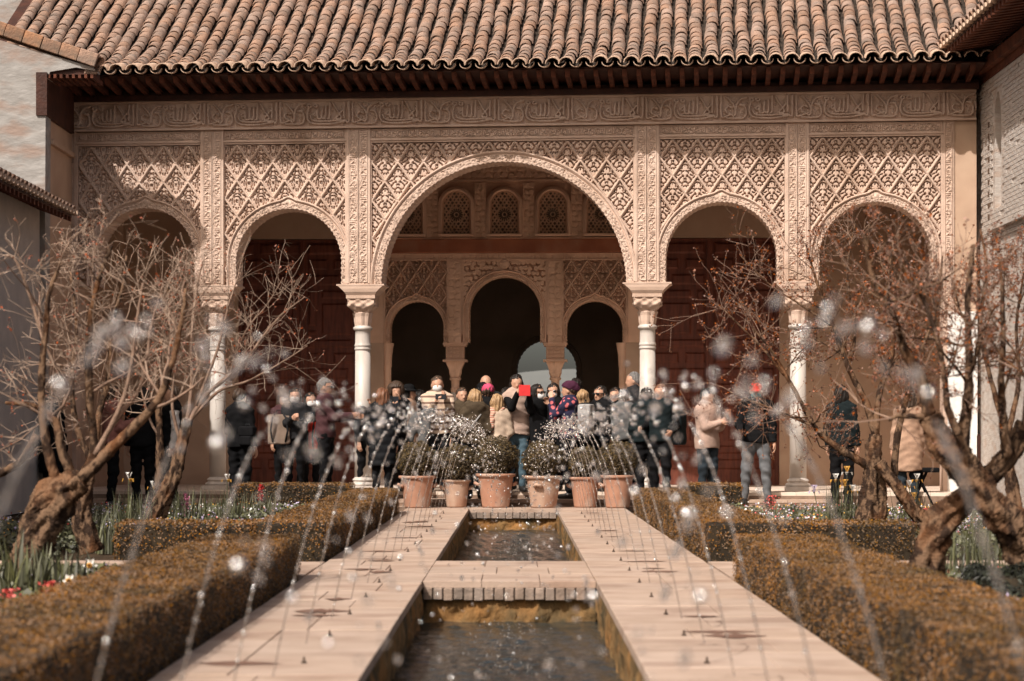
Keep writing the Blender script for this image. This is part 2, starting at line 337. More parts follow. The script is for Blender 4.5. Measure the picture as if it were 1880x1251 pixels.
def script_band(name, x0, x1, z0, z1, period, phase, y0, amp, step, mat, parent, vertical=False, border=.02, flip=False):
    def fn(X, Z):
        if vertical: u = (Z-z0)/period+phase; v = (X-x0-border)/(x1-x0-2*border); v = 1-v if not flip else v; e = np.minimum(X-x0, x1-X)
        else: u = (X-phase)/period; v = (Z-z0-border)/(z1-z0-2*border); e = np.minimum(Z-z0, z1-Z)
        return amp*np.where(e < border*.75, 1.0, np.where((v > 0) & (v < 1), sample(SCR, u, v), 0))
    V, F, a, c = hfield(x0, x1, z0, z1, step, fn, y0)
    return obj(name, mesh_np(name, V, F, False, mat), parent)
def lozenge_panel(x0, x1, z0, z1, nacross, aspect, arch, parent, mat, step, kind=0, y0=0.0, rib=.036, hole=.085, ribw=.0185):
    a = (x1-x0)/nacross; bb = a*aspect
    def coords(X, Z):
        p = (X-x0)/a; q = (z1-Z)/bb
        s = p+q-.5; t = p-q+.5
        return p, q, s, t
    def fn(X, Z):
        p, q, s, t = coords(X, Z)
        wob = .035*np.sin((p-q)*2*math.pi*2)*0
        ds = np.abs(s-np.round(s))*0; 
        es = np.abs(s-np.floor(s)-.0); es = np.minimum(es, 1-es); et = np.abs(t-np.floor(t)); et = np.minimum(et, 1-et)
        k = 1/math.sqrt(1/a**2+1/bb**2); d1 = np.minimum(es, et)*k
        ci = np.floor(s); cj = np.floor(t); pc = (ci+cj+1)/2; qc = (ci-cj+1)/2
        lp = p-pc; lq = -(q-qc)
        T = CT[kind]; n = T.shape[0]
        i = np.clip(((lp+.5)*n).astype(int), 0, n-1); j = np.clip(((lq*1.0+.5)*n).astype(int), 0, n-1)
        hol = T[i, j]
        r = rib*(smooth(-d1, -ribw, -ribw*.45) - .45*smooth(-d1, -ribw*.28, -ribw*.1))
        bul = .010*np.exp(-((lp/.10)**2+((lq+.02)/.12)**2)) - .006*smooth(-d1, -ribw*1.7, -ribw)
        return r + (bul-hole*hol)*(1-smooth(-d1, -ribw*1.15, -ribw*.9))
    V, F, XC, ZC = hfield(x0, x1, z0, z1, step, fn, y0)
    keep = np.ones(len(F), bool)
    if arch:
        c, ro, zc = arch; keep = ~(((np.hypot(XC-c, ZC-zc) < ro) & (ZC >= zc)) | ((np.abs(XC-c) < ro) & (ZC < zc)))
    p, q, s, t = coords(XC, ZC); es = np.minimum(s-np.floor(s), 1-(s-np.floor(s))); et = np.minimum(t-np.floor(t), 1-(t-np.floor(t)))
    isrib = np.minimum(es, et)/math.sqrt(1/a**2+1/bb**2) < ribw*1.25
    panel = obj('carved_lattice', sub_mesh('carved_lattice', V, F[keep & isrib], mat), parent)
    cid = np.floor(s).astype(int)*1000+np.floor(t).astype(int)
    for c_ in np.unique(cid[keep & ~isrib]):
        fm = keep & ~isrib & (cid == c_)
        if fm.sum() > 6: obj('lozenge', sub_mesh('lozenge', V, F[fm], mat), panel)
    return panel
def arch_curve(c, half, zc, zb, step):
    pts = []                              # (x, z, outward nx, nz, s)
    n1 = max(2, int((zc-zb)/step)); n2 = max(12, int(math.pi*half/step)); s = 0
    for i in range(n1): pts.append((c-half, zb+(zc-zb)*i/n1, -1, 0))
    for i in range(n2+1):
        t_ = math.pi-math.pi*i/n2; pts.append((c+half*math.cos(t_), zc+half*math.sin(t_), math.cos(t_), math.sin(t_)))
    for i in range(1, n1+1): pts.append((c+half, zc-(zc-zb)*i/n1, 1, 0))
    A = np.array(pts); s = np.concatenate([[0], np.cumsum(np.hypot(np.diff(A[:,0]), np.diff(A[:,1])))]); return A, s
def archivolt(name, c, half, zc, zb, band, depth, yfront, parent, mat, step=.012, peak=.0, scal=.016, speriod=.075):
    A, s = arch_curve(c, half, zc, zb, step); n = len(A)
    rs = [0, .05, .10, .16, .22, .28, .34, .40, .46, .52, .57, .62, .66, .72, .80, .88, .95, 1.0]
    ys = [.0, .004, .006, .006, .006, .006, .006, .006, .006, .006, .006, .004, -.02, -.02, .025, .032, .025, -.02]
    ring = []
    sc_ = scal*np.abs(np.sin(math.pi*s/speriod))
    if True:                              # soffit, ribbed
        for k, yy in enumerate(np.linspace(depth, yfront+.03, 7)): ring.append((sc_*(.6+.4*(k % 2)) , np.full(n, yy)))
    ang = np.arctan2(A[:,3], A[:,2])
    pk = peak*np.exp(-((ang-math.pi/2)/R(5))**2)*(A[:,3] > .5)
    for r_, y_ in zip(rs, ys):
        rr = r_*band + (1-r_)*sc_ + pk*(r_ > .6)
        car = (rng.uniform(-.004, .004, n) - .026*(rng.random(n) < .26))*(1 if .08 < r_ < .6 else 0)
        ring.append((rr, yfront-y_-.012-car))
    ring.append((np.full(n, band)+pk, np.full(n, yfront+.085)))
    V = np.stack([np.stack([A[:,0]+A[:,2]*r_, y_, A[:,1]+A[:,3]*r_], -1) for r_, y_ in ring], 1).reshape(-1, 3)
    k = len(ring); F = hf_faces(n-1, k-1)
    return obj(name, mesh_np(name, V, F, False, mat), parent)
def bay_back(name, x0, x1, z1, c, ro, zc, zb, y0, y1, parent, mat):
    xs = sorted(set([x0, x1] + [c-ro, c+ro] + [c+ro*math.cos(R(a)) for a in range(0, 181, 6)])); xs = [x for x in xs if x0-1e-6 <= x <= x1+1e-6]
    zl = lambda x: zb if abs(x-c) >= ro-1e-4 else zc+math.sqrt(max(0, ro*ro-(x-c)**2))
    m = MB()
    for a, b_ in zip(xs[:-1], xs[1:]):
        if b_-a < 1e-4: continue
        za, zb_ = zl(a), zl(b_)
        if abs(a-(c-ro)) < 1e-4: za = zc
        if abs(b_-(c+ro)) < 1e-4: zb_ = zc
        if b_ <= c-ro+1e-4 or a >= c+ro-1e-4: za = zb_ = zb
        for yy in (y0, y1): m.add([(a,yy,za),(b_,yy,zb_),(b_,yy,z1),(a,yy,z1)], [(0,1,2,3)])
    return m.build(name, mat, parent)

# ------------------------------------------------------------------ the portico
TH = R(5.3)
port = empty('portico', 'five-arched carved stucco portico on white columns under a long tiled roof', 'portico', loc=(0, 33, 0), rz=-TH)
FL = .2
ZB = 3.37                                 # underside of the piers
BAYS = [(-6.85,-4.92,-5.79,.775,4.56), (-4.53,-2.65,-3.53,.815,4.53), (-2.23,1.785,-.20,1.873,5.215), (2.2,4.07,3.12,.83,4.57), (4.455,6.40,5.434,.83,4.55)]
for k, (x0, x1, c, half, apex) in enumerate(BAYS):
    zc = apex-half; band = .19 if k == 2 else .16
    main = k == 2
    lozenge_panel(x0, x1, max(ZB, zc-.3), 5.535, 10 if main else 5, 1.46, (c, half+band-.03, zc), port, stucco, .0085, 1 if k < 2 else 0)
    archivolt('arch', c, half, zc, ZB, band, .45, -.015, port, stucco, .012, .0 if main else .05)
    bay_back('wall', x0-.02, x1+.02, 5.56, c, half+.06, zc, ZB, .075, .45, port, stucco)
    script_band('small_inscription', x0+.01, x1-.01, 5.60, 5.745, .505, -2.53, -.03, .028, .0072, stucco, port, border=.014)
    f = MB()                              # moulded frame of the panel
    f.box(x0-.035, x1+.035, -.06, .06, 5.575, 5.60).box(x0-.03, x1+.03, -.035, .06, 5.545, 5.573)
    f.box(x0-.034, x0-.004, -.038, .06, ZB+.02, 5.544).box(x1+.004, x1+.034, -.038, .06, ZB+.02, 5.544)
    f.build('panel_frame', stucco, port)
    MB().box(x0-.03, x1+.03, -.028, .1, 5.60, 5.76).build('wall', stucco, port)
PIERS = [(-4.895,-4.551), (-2.613,-2.258), (1.815,2.172), (4.098,4.428)]
for k, (x0, x1) in enumerate(PIERS):
    MB().box(x0, x1, -.048, .45, ZB, 5.765).build('pier', stucco, port)
    xm = .5*(x0+x1)
    script_band('vertical_inscription', x0+.035, xm-.006, ZB+.03, 5.74, .5, .1*k, -.05, .020, .0085, stucco, port, True, .012)
    script_band('vertical_inscription', xm+.006, x1-.035, ZB+.03, 5.74, .5, .3+.1*k, -.05, .020, .0085, stucco, port, True, .012, True)
    MB().box(x0-.005, x0+.03, -.062, -.04, ZB+.01, 5.76).box(x1-.03, x1+.005, -.062, -.04, ZB+.01, 5.76).build('pier_fillet', stucco, port)
for (x0, x1) in ((-7.05, -6.885), (6.435, 6.60)):
    MB().box(x0, x1, -.045, .45, FL, 5.765).build('pier', stucco, port)
    script_band('vertical_inscription', x0+.03, x1-.03, ZB-.6, 5.74, .5, .2, -.048, .020, .0085, stucco, port, True, .01)
script_band('large_inscription', -7.05, 6.92, 5.79, 6.20, 1.1275, -2.53, -.042, .066, .0072, stucco, port, border=.018)
MB().box(-7.05, 6.92, -.118, .1, 5.765, 5.79).box(-7.05, 6.92, -.121, .1, 6.20, 6.215).box(-7.05, 6.92, -.036, .3, 5.765, 6.21).build('frieze_moulding', stucco, port)
MB().box(6.60, 6.93, -.02, .45, 2.9, 5.765).build('end_wall', plaster, port)
MB().box(6.50, 6.94, -.06, .45, FL, 2.9).build('end_wall', flat('white_plaster', (.80,.78,.75), .85), port)
MB().box(-7.05, 6.93, .45, .5, 5.3, 6.3).build('wall', plaster, port)
# columns
def column(x, parent):
    e = empty('column', parent=parent, loc=(x, .19, 0))
    MB().lathe([(.0,.40),(.128,.40),(.124,1.4),(.118,2.36),(.0,2.36)], 28).build('shaft', marble, e, True)
    b_ = MB().box(-.20,.20,-.20,.20,FL,.265); b_.lathe([(.0,.265),(.185,.265),(.195,.285),(.18,.31),(.15,.325),(.155,.34),(.17,.352),(.16,.37),(.135,.385),(.13,.40)], 28).build('base', marble, e)
    c_ = MB().lathe([(.118,2.36),(.128,2.365),(.133,2.38),(.126,2.395),(.12,2.41),(.128,2.42),(.133,2.435),(.126,2.45),(.119,2.47),(.118,2.60),(.117,2.66),(.135,2.67),(.148,2.69),(.148,2.71),(.132,2.725),(.12,2.74)], 28)
    c_.build('collar', marble, e, True)
    n = 32; prof = [(.118,2.74),(.128,2.80),(.135,2.88),(.15,2.93),(.12,2.96)]; v = []; f_ = []
    for r_, z_ in prof:
        for k in range(n): a = 2*math.pi*k/n; q = r_*(1+.07*math.cos(8*a)); v.append((q*math.cos(a), q*math.sin(a), z_))
    for i in range(len(prof)-1):
        for k in range(n): f_.append((i*n+k, i*n+(k+1)%n, (i+1)*n+(k+1)%n, (i+1)*n+k))
    cap = MB().add(v, f_).build('capital', stucco, e)
    # squarish upper capital with leaf relief on four sides
    def side(U, Z):
        return .014*np.sin(U*38)*np.sin((Z-2.95)*60) + .02*np.exp(-(((np.abs(U)-.15)/.04)**2+((Z-3.06)/.045)**2)) + .02*np.exp(-((U/.05)**2+((Z-3.0)/.05)**2))
    for q in range(4):
        V, F, a_, b2 = hfield(-.205, .205, 2.93, 3.15, .012, side, 0)
        wz = (.55+.45*smooth(V[:,2], 2.93, 3.05)); V[:,0] *= wz; V[:,1] = V[:,1]-.205*wz
        ca, sa = math.cos(q*math.pi/2), math.sin(q*math.pi/2); W = V.copy(); W[:,0] = V[:,0]*ca-V[:,1]*sa; W[:,1] = V[:,0]*sa+V[:,1]*ca
        obj('leaf_carving', mesh_np('leaf_carving', W, F, True, stucco), cap)
    i_ = MB().box(-.225,.225,-.225,.225,3.15,3.20); w0, w1 = .22, .35; z0, z1 = 3.20, 3.345
    prf = [(w0,z0),(w0+.03,z0+.05),(w0+.08,z0+.10),(w1,z1)]; v = []; f_ = []
    for w_, z_ in prf: v += [(-w_,-min(w_,.26),z_),(w_,-min(w_,.26),z_),(w_,min(w_,.26),z_),(-w_,min(w_,.26),z_)]
    for i in range(3):
        for k in range(4): f_.append((i*4+k, i*4+(k+1)%4, (i+1)*4+(k+1)%4, (i+1)*4+k))
    i_.add(v, f_).box(-.37,.37,-.265,.265,3.345,3.369); i_.build('impost', stucco, e)
    return e
for (x0, x1), dx in zip(PIERS, (.03, .03, .005, .02)): column(.5*(x0+x1)+dx, port)
# eave: wall beam, brackets, board
MB().box(-7.1, 6.95, -.20, .3, 6.216, 6.30).box(-7.1, 6.95, -.14, .3, 6.30, 6.36).build('wall_beam', wood, port)
RAF = MB(); 
v = [(-.035,0,0),(.035,0,0),(.035,-.80,.09),(-.035,-.80,.09),(-.035,0,.085),(.035,0,.085),(.035,-.80,.165),(-.035,-.80,.165)]
v[2] = (.035,-.72,.075); v[3] = (-.035,-.72,.075)
RAF.add(v, [(0,3,2,1),(4,5,6,7),(0,1,5,4),(1,2,6,5),(2,3,7,6),(3,0,4,7)]); raf_me = RAF.mesh('rafter', wood_eave)
x = -7.0
while x < 6.9:
    o = obj('rafter', raf_me, port, loc=(x, -.14, 6.302)); o.scale = (1, 1, random.uniform(.95, 1.05)); x += .212
MB().add([(-7.1,-.95,6.475),(6.95,-.95,6.475),(6.95,.3,6.372),(-7.1,.3,6.372),(-7.1,-.95,6.495),(6.95,-.95,6.495),(6.95,.3,6.40),(-7.1,.3,6.40)],
         [(0,3,2,1),(4,5,6,7),(0,1,5,4),(1,2,6,5),(2,3,7,6),(3,0,4,7)]).build('eave_board', wood, port)
# roof: curved slope of cover tiles over pans coloured dark as groove shade
def slope(s):                             # local (y, z) and pitch at distance s up the slope
    n = max(1, int(s/.05)); y, z = -1.02, 6.50; ds = s/n if n else 0
    for i in range(n):
        q = (i+.5)*ds; p = R(17+18*min(1, q/1.5)); y += ds*math.cos(p); z += ds*math.sin(p)
    return y, z, R(17+18*min(1, s/1.5))
def tile_mesh(r0, r1, L_, t=.016, n=7):
    v = []; f_ = []
    for (yy, r_) in ((0, r0), (L_, r1)):
        for rr in (r_, r_-t):
            for k in range(n): a = math.pi*k/(n-1); v.append((-rr*math.cos(a), yy, rr*.86*math.sin(a)))
    for k in range(n-1):
        f_ += [(k, k+1, 2*n+k+1, 2*n+k), (n+k, 3*n+k, 3*n+k+1, n+k+1), (k, n+k, n+k+1, k+1)]
    return MB().add(v, f_)
roof = empty('tiled_roof', parent=port)
NROW, EXP_ = 28, .178
tile_me = tile_mesh(.095, .080, .33).mesh('roof_tile', tile_m, True)
eave_me = tile_mesh(.114, .092, .40, .018).mesh('roof_tile', lip_m, True)
srow = [slope(k*EXP_) for k in range(NROW+2)]
T0 = tile_mesh(.095, .080, .33); tv = np.array(T0.v); tf = np.array(T0.f); rv = []; rf = []; cnt = 0
cols = [(-8.05+.2345*i) for i in range(67)]
for k in range(NROW):
    y, z, p = srow[k]
    for ci, x in enumerate(cols):
        jx, jr, js = random.gauss(0, .005), random.gauss(0, .025), random.uniform(.95, 1.06)
        jp = random.gauss(0, .02); vis = -7.9 < x < 7.0
        wig = .012*math.sin(k*.9+ci*2.1)
        zz = z+.035+random.uniform(-.004, .006)
        M4 = Matrix.Translation((x+jx+wig, y-.04-(.03 if k == 0 else 0), zz)) @ Matrix.Rotation(p-.055+jp, 4, 'X') @ Matrix.Rotation(jr, 4, 'Z') @ Matrix.Diagonal((js, 1, js, 1))
        if k < 5 and vis and cnt < 300:
            o = obj('roof_tile', eave_me if k == 0 else tile_me, roof); o.matrix_local = M4; cnt += 1
        else:
            q = np.c_[tv, np.ones(len(tv))] @ np.array(M4).T; rf.append(tf+len(rv)*len(tv)); rv.append(q[:, :3])
obj('upper_roof_tiles', mesh_np('upper_roof_tiles', np.concatenate(rv), np.concatenate(rf), True, tile_m), roof, kind='stuff')
pv = MB(); n = 7
for x in [c+.117 for c in cols[:-1]]:
    v = []; f_ = []
    for k in range(NROW+2):
        y, z, p = srow[k]
        for j in range(n): a = math.pi*j/(n-1); v.append((x-.088*math.cos(a), y, z+.062-.066*math.sin(a)))
    for k in range(NROW+1):
        for j in range(n-1): f_.append((k*n+j, k*n+j+1, (k+1)*n+j+1, (k+1)*n+j))
    pv.add(v, f_)
pv.build('pan_tiles', pan_m, roof, kind='stuff')
lipv = []
LP = MB(); v = []; f_ = []
for yy in (-.03, .05):
    for rr, dz in ((.092, 0), (.080, .004)):
        for j in range(9): a = math.pi*j/8; v.append((-rr*math.cos(a), yy, .064-(rr*.86)*math.sin(a)))
for j in range(8): f_ += [(j, j+1, 9+j+1, 9+j), (18+j, 27+j, 27+j+1, 18+j+1), (j, 18+j, 18+j+1, j+1), (9+j, 9+j+1, 27+j+1, 27+j)]
lip_me = LP.add(v, f_).mesh('pan_tile_lip', lip_m, True)
for x in [c+.117 for c in cols]:
    if -7.6 < x < 6.6: obj('pan_tile_lip', lip_me, roof, loc=(x, -1.02, 6.50))
sv = []; sf = []
for k in range(NROW+2): sv += [(-8.4, srow[k][0]+.03, srow[k][1]-.02), (8.2, srow[k][0]+.03, srow[k][1]-.02)]
for k in range(NROW+1): sf.append((2*k, 2*k+1, 2*k+3, 2*k+2))
MB().add(sv, sf).build('roof_deck', wood, roof)
# porch: floor, ceiling, end walls
MB().box(-7.3, 7.2, -.75, 4.2, -.1, .15).build('floor', joint_m, port)
fl = empty('floor_tile', parent=port); fl.name = 'paving'
for i in range(15):
    for j in range(7):
        slab(-7.3+.96*i, -7.3+.96*(i+1), -.75+.68*j, -.75+.68*(j+1), FL, fl, mat=floor_m)
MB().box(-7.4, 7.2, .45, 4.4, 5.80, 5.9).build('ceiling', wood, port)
MB().box(-7.4, -7.06, .45, 4.4, .0, 5.8).build('end_wall', plaster, port)
MB().box(6.95, 7.3, .45, 4.4, .0, 5.8).build('end_wall', plaster, port)
# ------------------------------------------------------------------ inner wall behind the porch: triple arch, lattice windows, doors
inn = empty('inner_wall', 'shaded inner wall of the porch with triple carved arch, lattice windows and two doors', 'wall', loc=(-.2, 36.7, 0), rz=-R(2))
MB().box(-7.0, -4.56, 0, .5, .0, 5.85).build('wall', plaster, inn)
MB().box(4.66, 8.2, 0, .5, .0, 5.85).build('wall', plaster, inn)
MB().box(-4.56, -2.32, 0, .5, 4.40, 5.85).build('wall', plaster, inn)
MB().box(2.32, 4.66, 0, .5, 4.40, 5.85).build('wall', plaster, inn)
script_band('inscription', -7, -2.35, 5.05, 5.35, .55, 0, -.005, .012, .014, stucco_in, inn)
script_band('inscription', 2.35, 7, 5.05, 5.35, .55, 0, -.005, .012, .014, stucco_in, inn)
# painted beam and carved bands
bevel(MB().box(-2.32, 2.32, -.09, .4, 4.145, 4.376).build('painted_beam', wood_red, inn), .012)
def scroll_band(name, x0, x1, z0, z1, y0, amp, sc_, mat=None, hole=0.0, step=.011, arch=None):
    r2 = random.Random(int(abs(x0*100))+int(z0*10)); 
    st_ = []
    nx = max(1, int((x1-x0)/sc_)); nz = max(1, int((z1-z0)/sc_))
    for i in range(nx):
        for j in range(nz):
            cx = x0+(i+.5+.22*(r2.random()-.5)+(.25 if j % 2 else -.25)*(hole > 0))*(x1-x0)/nx; cz = z0+(j+.5+.3*(r2.random()-.5))*(z1-z0)/nz; r_ = .36*sc_*r2.uniform(.85, 1.2); a0 = r2.uniform(0, 360)
            st_.append([(cx+r_*q*math.cos(R(a0+q*560)), cz+r_*q*math.sin(R(a0+q*560))) for q in np.linspace(.25, 1.25, 9)])
    def fn(X, Z):
        D = stroke_dist(st_, X, Z); e = np.minimum(np.minimum(X-x0, x1-X), np.minimum(Z-z0, z1-Z))
        return np.where(e < .018, amp, amp*smooth(-D, -.2*sc_, -.08*sc_) - hole*(D > .2*sc_))
    V, F, XC, ZC = hfield(x0, x1, z0, z1, step, fn, y0); keep = np.ones(len(F), bool)
    if arch:
        c, ro, zc = arch; keep = ~(((np.hypot(XC-c, ZC-zc) < ro) & (ZC >= zc)) | ((np.abs(XC-c) < ro) & (ZC < zc)))
    return obj(name, sub_mesh(name, V, F[keep], mat or stucco_in), inn)
scroll_band('carved_band', -2.32, 2.32, 4.04, 4.14, -.01, .012, .1)
scroll_band('carved_band', -2.32, 2.32, 5.40, 5.80, -.02, .016, .13)
MB().box(-2.32, 2.32, .006, .5, 5.30, 5.85).build('wall', stucco_in, inn)
MB().box(-2.32, 2.32, -.05, .3, 5.36, 5.395).box(-2.32, 2.32, -.04, .3, 4.378, 4.41).build('moulding', stucco_in, inn)
# lattice windows
WC = [-1.64, -.82, 0, .82, 1.64]
lat_m = M('window_lattice', (.62,.40,.28), (.52,.33,.22), 8, .8, .2, 60, .15)
def lattice_mesh(w_, z0, zs):             # half width, sill, springing
    step = .0072; nx = int(2*w_/step); nz = int((zs+w_-z0)/step)
    x = np.linspace(-w_, w_, nx+1); z = np.linspace(z0, zs+w_, nz+1); X, Z = np.meshgrid(x, z, indexing='ij')
    V = np.stack([X, 0*X, Z], -1).reshape(-1, 3); F = hf_faces(nx, nz); xc = .5*(x[:-1]+x[1:]); zc_ = .5*(z[:-1]+z[1:]); XC, ZC = [a.ravel() for a in np.meshgrid(xc, zc_, indexing='ij')]
    zr = z0+.34; r = np.hypot(XC, ZC-zr); a = np.arctan2(ZC-zr, XC); am = np.abs((a/(2*math.pi/16)) - np.round(a/(2*math.pi/16)))
    hole = (r < .028) | ((r > .045) & (r < .112) & (am*2*math.pi/16*r < .012))
    hx = .068; row = np.round((ZC-zr)/(hx*.5*1.5)); xo = XC-(row % 2)*hx*.5; dx = xo-np.round(xo/hx)*hx; dz = (ZC-zr)-row*hx*.75
    big = ((np.round(xo/hx)+row) % 3 == 0); rad = np.where(big, .025, .0165)
    hole |= (r > .128) & (np.abs(dx)*.9+np.abs(dz)*.75 < rad)
    inside = (ZC < zs) & (np.abs(XC) < w_) | (np.hypot(XC, ZC-zs) < w_)
    edge = np.where(ZC < zs, w_-np.abs(XC), w_-np.hypot(XC, ZC-zs)); hole &= (edge > .022) & (ZC-z0 > .025)
    return sub_mesh('lattice', V, F[inside & ~hole], lat_m)
lat = lattice_mesh(.235, 4.46, 4.965)
for c in WC:
    e = obj('lattice_window', lat, inn, loc=(c, -.01, 0)); sm_ = e.modifiers.new('thick', 'SOLIDIFY'); sm_.thickness = .014; sm_.offset = 0
    A, s = arch_curve(0, .235, 4.965, 4.46, .03); k = len(A); v = []; f_ = []
    for (rr, yy) in ((0, .02), (0, -.05), (.015, -.075), (.035, -.075), (.05, -.06), (.07, -.07), (.075, .01)):
        v += [(A[i,0]+A[i,2]*rr, yy, A[i,1]+A[i,3]*rr) for i in range(k)]
    for j in range(6):
        for i in range(k-1): f_.append((j*k+i, j*k+i+1, (j+1)*k+i+1, (j+1)*k+i))
    MB().add(v, f_).build('window_frame', stucco_in, e, True)
    MB().box(-.3, .3, -.16, .05, 4.425, 4.458).build('sill', stucco_in, e)
for k in range(len(WC)+1):                # carved strips between the windows, wall round each
    c = -2.05+.82*k
    if abs(c) < 2.3: scroll_band('carved_strip', max(-2.3, c-.10), min(2.3, c+.10), 4.415, 5.33, -.045, .012, .085)
for c in WC: bay_back('wall', c-.41, c+.41, 5.32, c, .27, 4.965, 4.40, 0.0, .35, inn, stucco_in)
# arches
IB = [(-2.03,-.988,-1.50,.455,3.33,.10), (-.709,.71,.0,.60,3.745,.11), (1.006,2.07,1.535,.47,3.33,.10)]
IZ = 2.62
for k, (x0, x1, c, half, apex, band) in enumerate(IB):
    zc = apex-half
    if k == 1: 
        scroll_band('carved_spandrel', x0, x1, 2.9, 4.02, -.015, .012, .082, hole=.09, step=.008, arch=(c, half+band-.02, zc))
        me = MB().lathe([(0,.03),(.05,.028),(.062,.02),(.075,.024),(.085,0)], 16)
        o = me.build('shell_boss', stucco_in, inn, True); o.location = (0, -.02, 3.955); o.rotation_euler = (R(90), 0, 0)
    else: lozenge_panel(x0, x1, 2.9, 4.02, 4, 1.5, (c, half+band-.02, zc), inn, stucco_in, .0095, 1, rib=.045, hole=.10, ribw=.017)
    archivolt('arch', c, half, zc, IZ, band, .42, -.01, inn, stucco_in, .014, 0 if k == 1 else .04, .014, .06)
    bay_back('wall', x0-.06, x1+.06, 4.05, c, half+.04, zc, IZ, .06, .42, inn, stucco_in)
    MB().box(x0-.03, x1+.03, -.04, .05, 4.02, 4.038).box(x0-.025, x0-.003, -.03, .05, 2.75, 4.02).box(x1+.003, x1+.025, -.03, .05, 2.75, 4.02).build('panel_frame', stucco_in, inn)
for (x0, x1) in ((-.962,-.736), (.737,.98)):
    MB().box(x0, x1, -.03, .42, IZ, 4.04).build('pier', stucco_in, inn); scroll_band('pier_carving', x0+.01, x1-.01, IZ+.02, 4.0, -.032, .014, .1)
for s in (-1, 1):
    MB().box(min(s*2.06, s*2.32), max(s*2.06, s*2.32), -.03, .42, IZ, 4.04).build('pier', stucco_in, inn)
    MB().box(min(s*2.06, s*2.30), max(s*2.06, s*2.30), -.02, .42, FL, IZ-.002).build('jamb', plaster, inn)
    MB().lathe([(.075,FL),(.075,2.2),(.085,2.22),(.085,2.28),(.09,2.4),(.12,2.6),(.125,2.618)], 16, s*2.02, .12).build('engaged_column', stucco_in, inn, True)
def slim_column(x):
    e = empty('slim_column', parent=inn, loc=(x, .18, 0))
    MB().lathe([(.10,FL),(.11,.24),(.09,.28),(.078,.32),(.072,1.6),(.07,1.78)], 20).build('shaft', marble, e, True)
    MB().lathe([(.07,1.78),(.082,1.79),(.082,1.81),(.072,1.82),(.082,1.83),(.082,1.85),(.07,1.86),(.07,1.98),(.095,1.99),(.10,2.01),(.095,2.03),(.08,2.04)], 20).build('collar', stucco_in, e, True)
    v = []; f_ = []; prof = [(.080,2.04),(.100,2.10),(.104,2.16),(.122,2.23),(.150,2.30)]; n = 24
    for i, (r_, z_) in enumerate(prof):
        for k in range(n):
            a = 2*math.pi*k/n; sq = 1/max(abs(math.cos(a)), abs(math.sin(a))); q = r_*(1+(sq-1)*min(1, i/3))*(1+.06*math.cos(8*a)); v.append((q*math.cos(a), q*math.sin(a), z_))
    for i in range(4):
        for k in range(n): f_.append((i*n+k, i*n+(k+1)%n, (i+1)*n+(k+1)%n, (i+1)*n+k))
    MB().add(v, f_).build('capital', stucco_in, e)
    m = MB()
    m.box(-.205, .205, -.20, .20, 2.30, 2.335).box(-.155, .155, -.155, .155, 2.335, 2.56).box(-.19, .19, -.185, .185, 2.56, 2.59).box(-.205, .205, -.20, .20, 2.59, 2.618)
    for q in range(-2, 3):
        for z_ in (2.39, 2.46, 2.53): m.box(q*.062-.022, q*.062+.022, -.178, -.15, z_-.026, z_+.022)
    m.build('impost', stucco_in, e)
slim_column(-.85); slim_column(.86)
# doors
def door(x0, x1, name_label):
    e = empty('door', parent=inn)
    MB().box(x0, x1, .08, .16, FL, 4.39).build('door_slab', wood_door, e)
    w_ = (x1-x0)/2
    for lf in range(2):
        a = x0+lf*w_; sx = lambda u: a+(u if lf == 0 else 1-u)*w_
        rows = [(.205, [(.06,.24),(.32,.94)]), (.20, [(.06,.56),(.64,.94)]), (.20, [(.06,.36),(.44,.94)]), ('sq', 1.0), (.20, [(.06,.56),(.64,.94)]), (.20, [(.06,.24),(.32,.94)]), (.20, [(.06,.56),(.64,.94)]), ('sq', .95), (.2, [(.06,.36),(.44,.94)])]
        z = 4.33
        for h_, ps in rows:
            rect = []
            if h_ == 'sq':
                H_ = ps; rect = [(.06,.74,z-.16,z), (.80,.94,z-.62,z), (.06,.20,z-H_,z-.22), (.26,.94,z-H_,z-H_+.16), (.80,.94,z-H_+.22,z-.68), (.26,.74,z-H_+.22,z-.22)]
            else: H_ = h_; rect = [(u0, u1, z-H_, z) for u0, u1 in ps]
            for (u0, u1, zz0, zz1) in rect:
                p0, p1 = sorted((sx(u0), sx(u1)))
                zz0 = max(zz0, FL+.05)
                if zz1-zz0 > .05: MB().frustum(p0+.006, p1-.006, zz0+.006, zz1-.006, .082, .05, .035).build('panel', wood_door, e)
            z -= H_+.065
            if z < FL+.1: break
        # rails and stiles stand proud between the panels
        m = MB(); m.box(a+.002, a+w_*.045, .045, .08, FL, 4.386).box(a+w_*.955, a+w_-.002, .045, .08, FL, 4.386).box(a+w_*.046, a+w_*.954, .045, .08, 4.345, 4.386); m.build('stile', wood_door, e)
    return e
door(-4.56, -2.31, ''); door(2.31, 4.66, '')
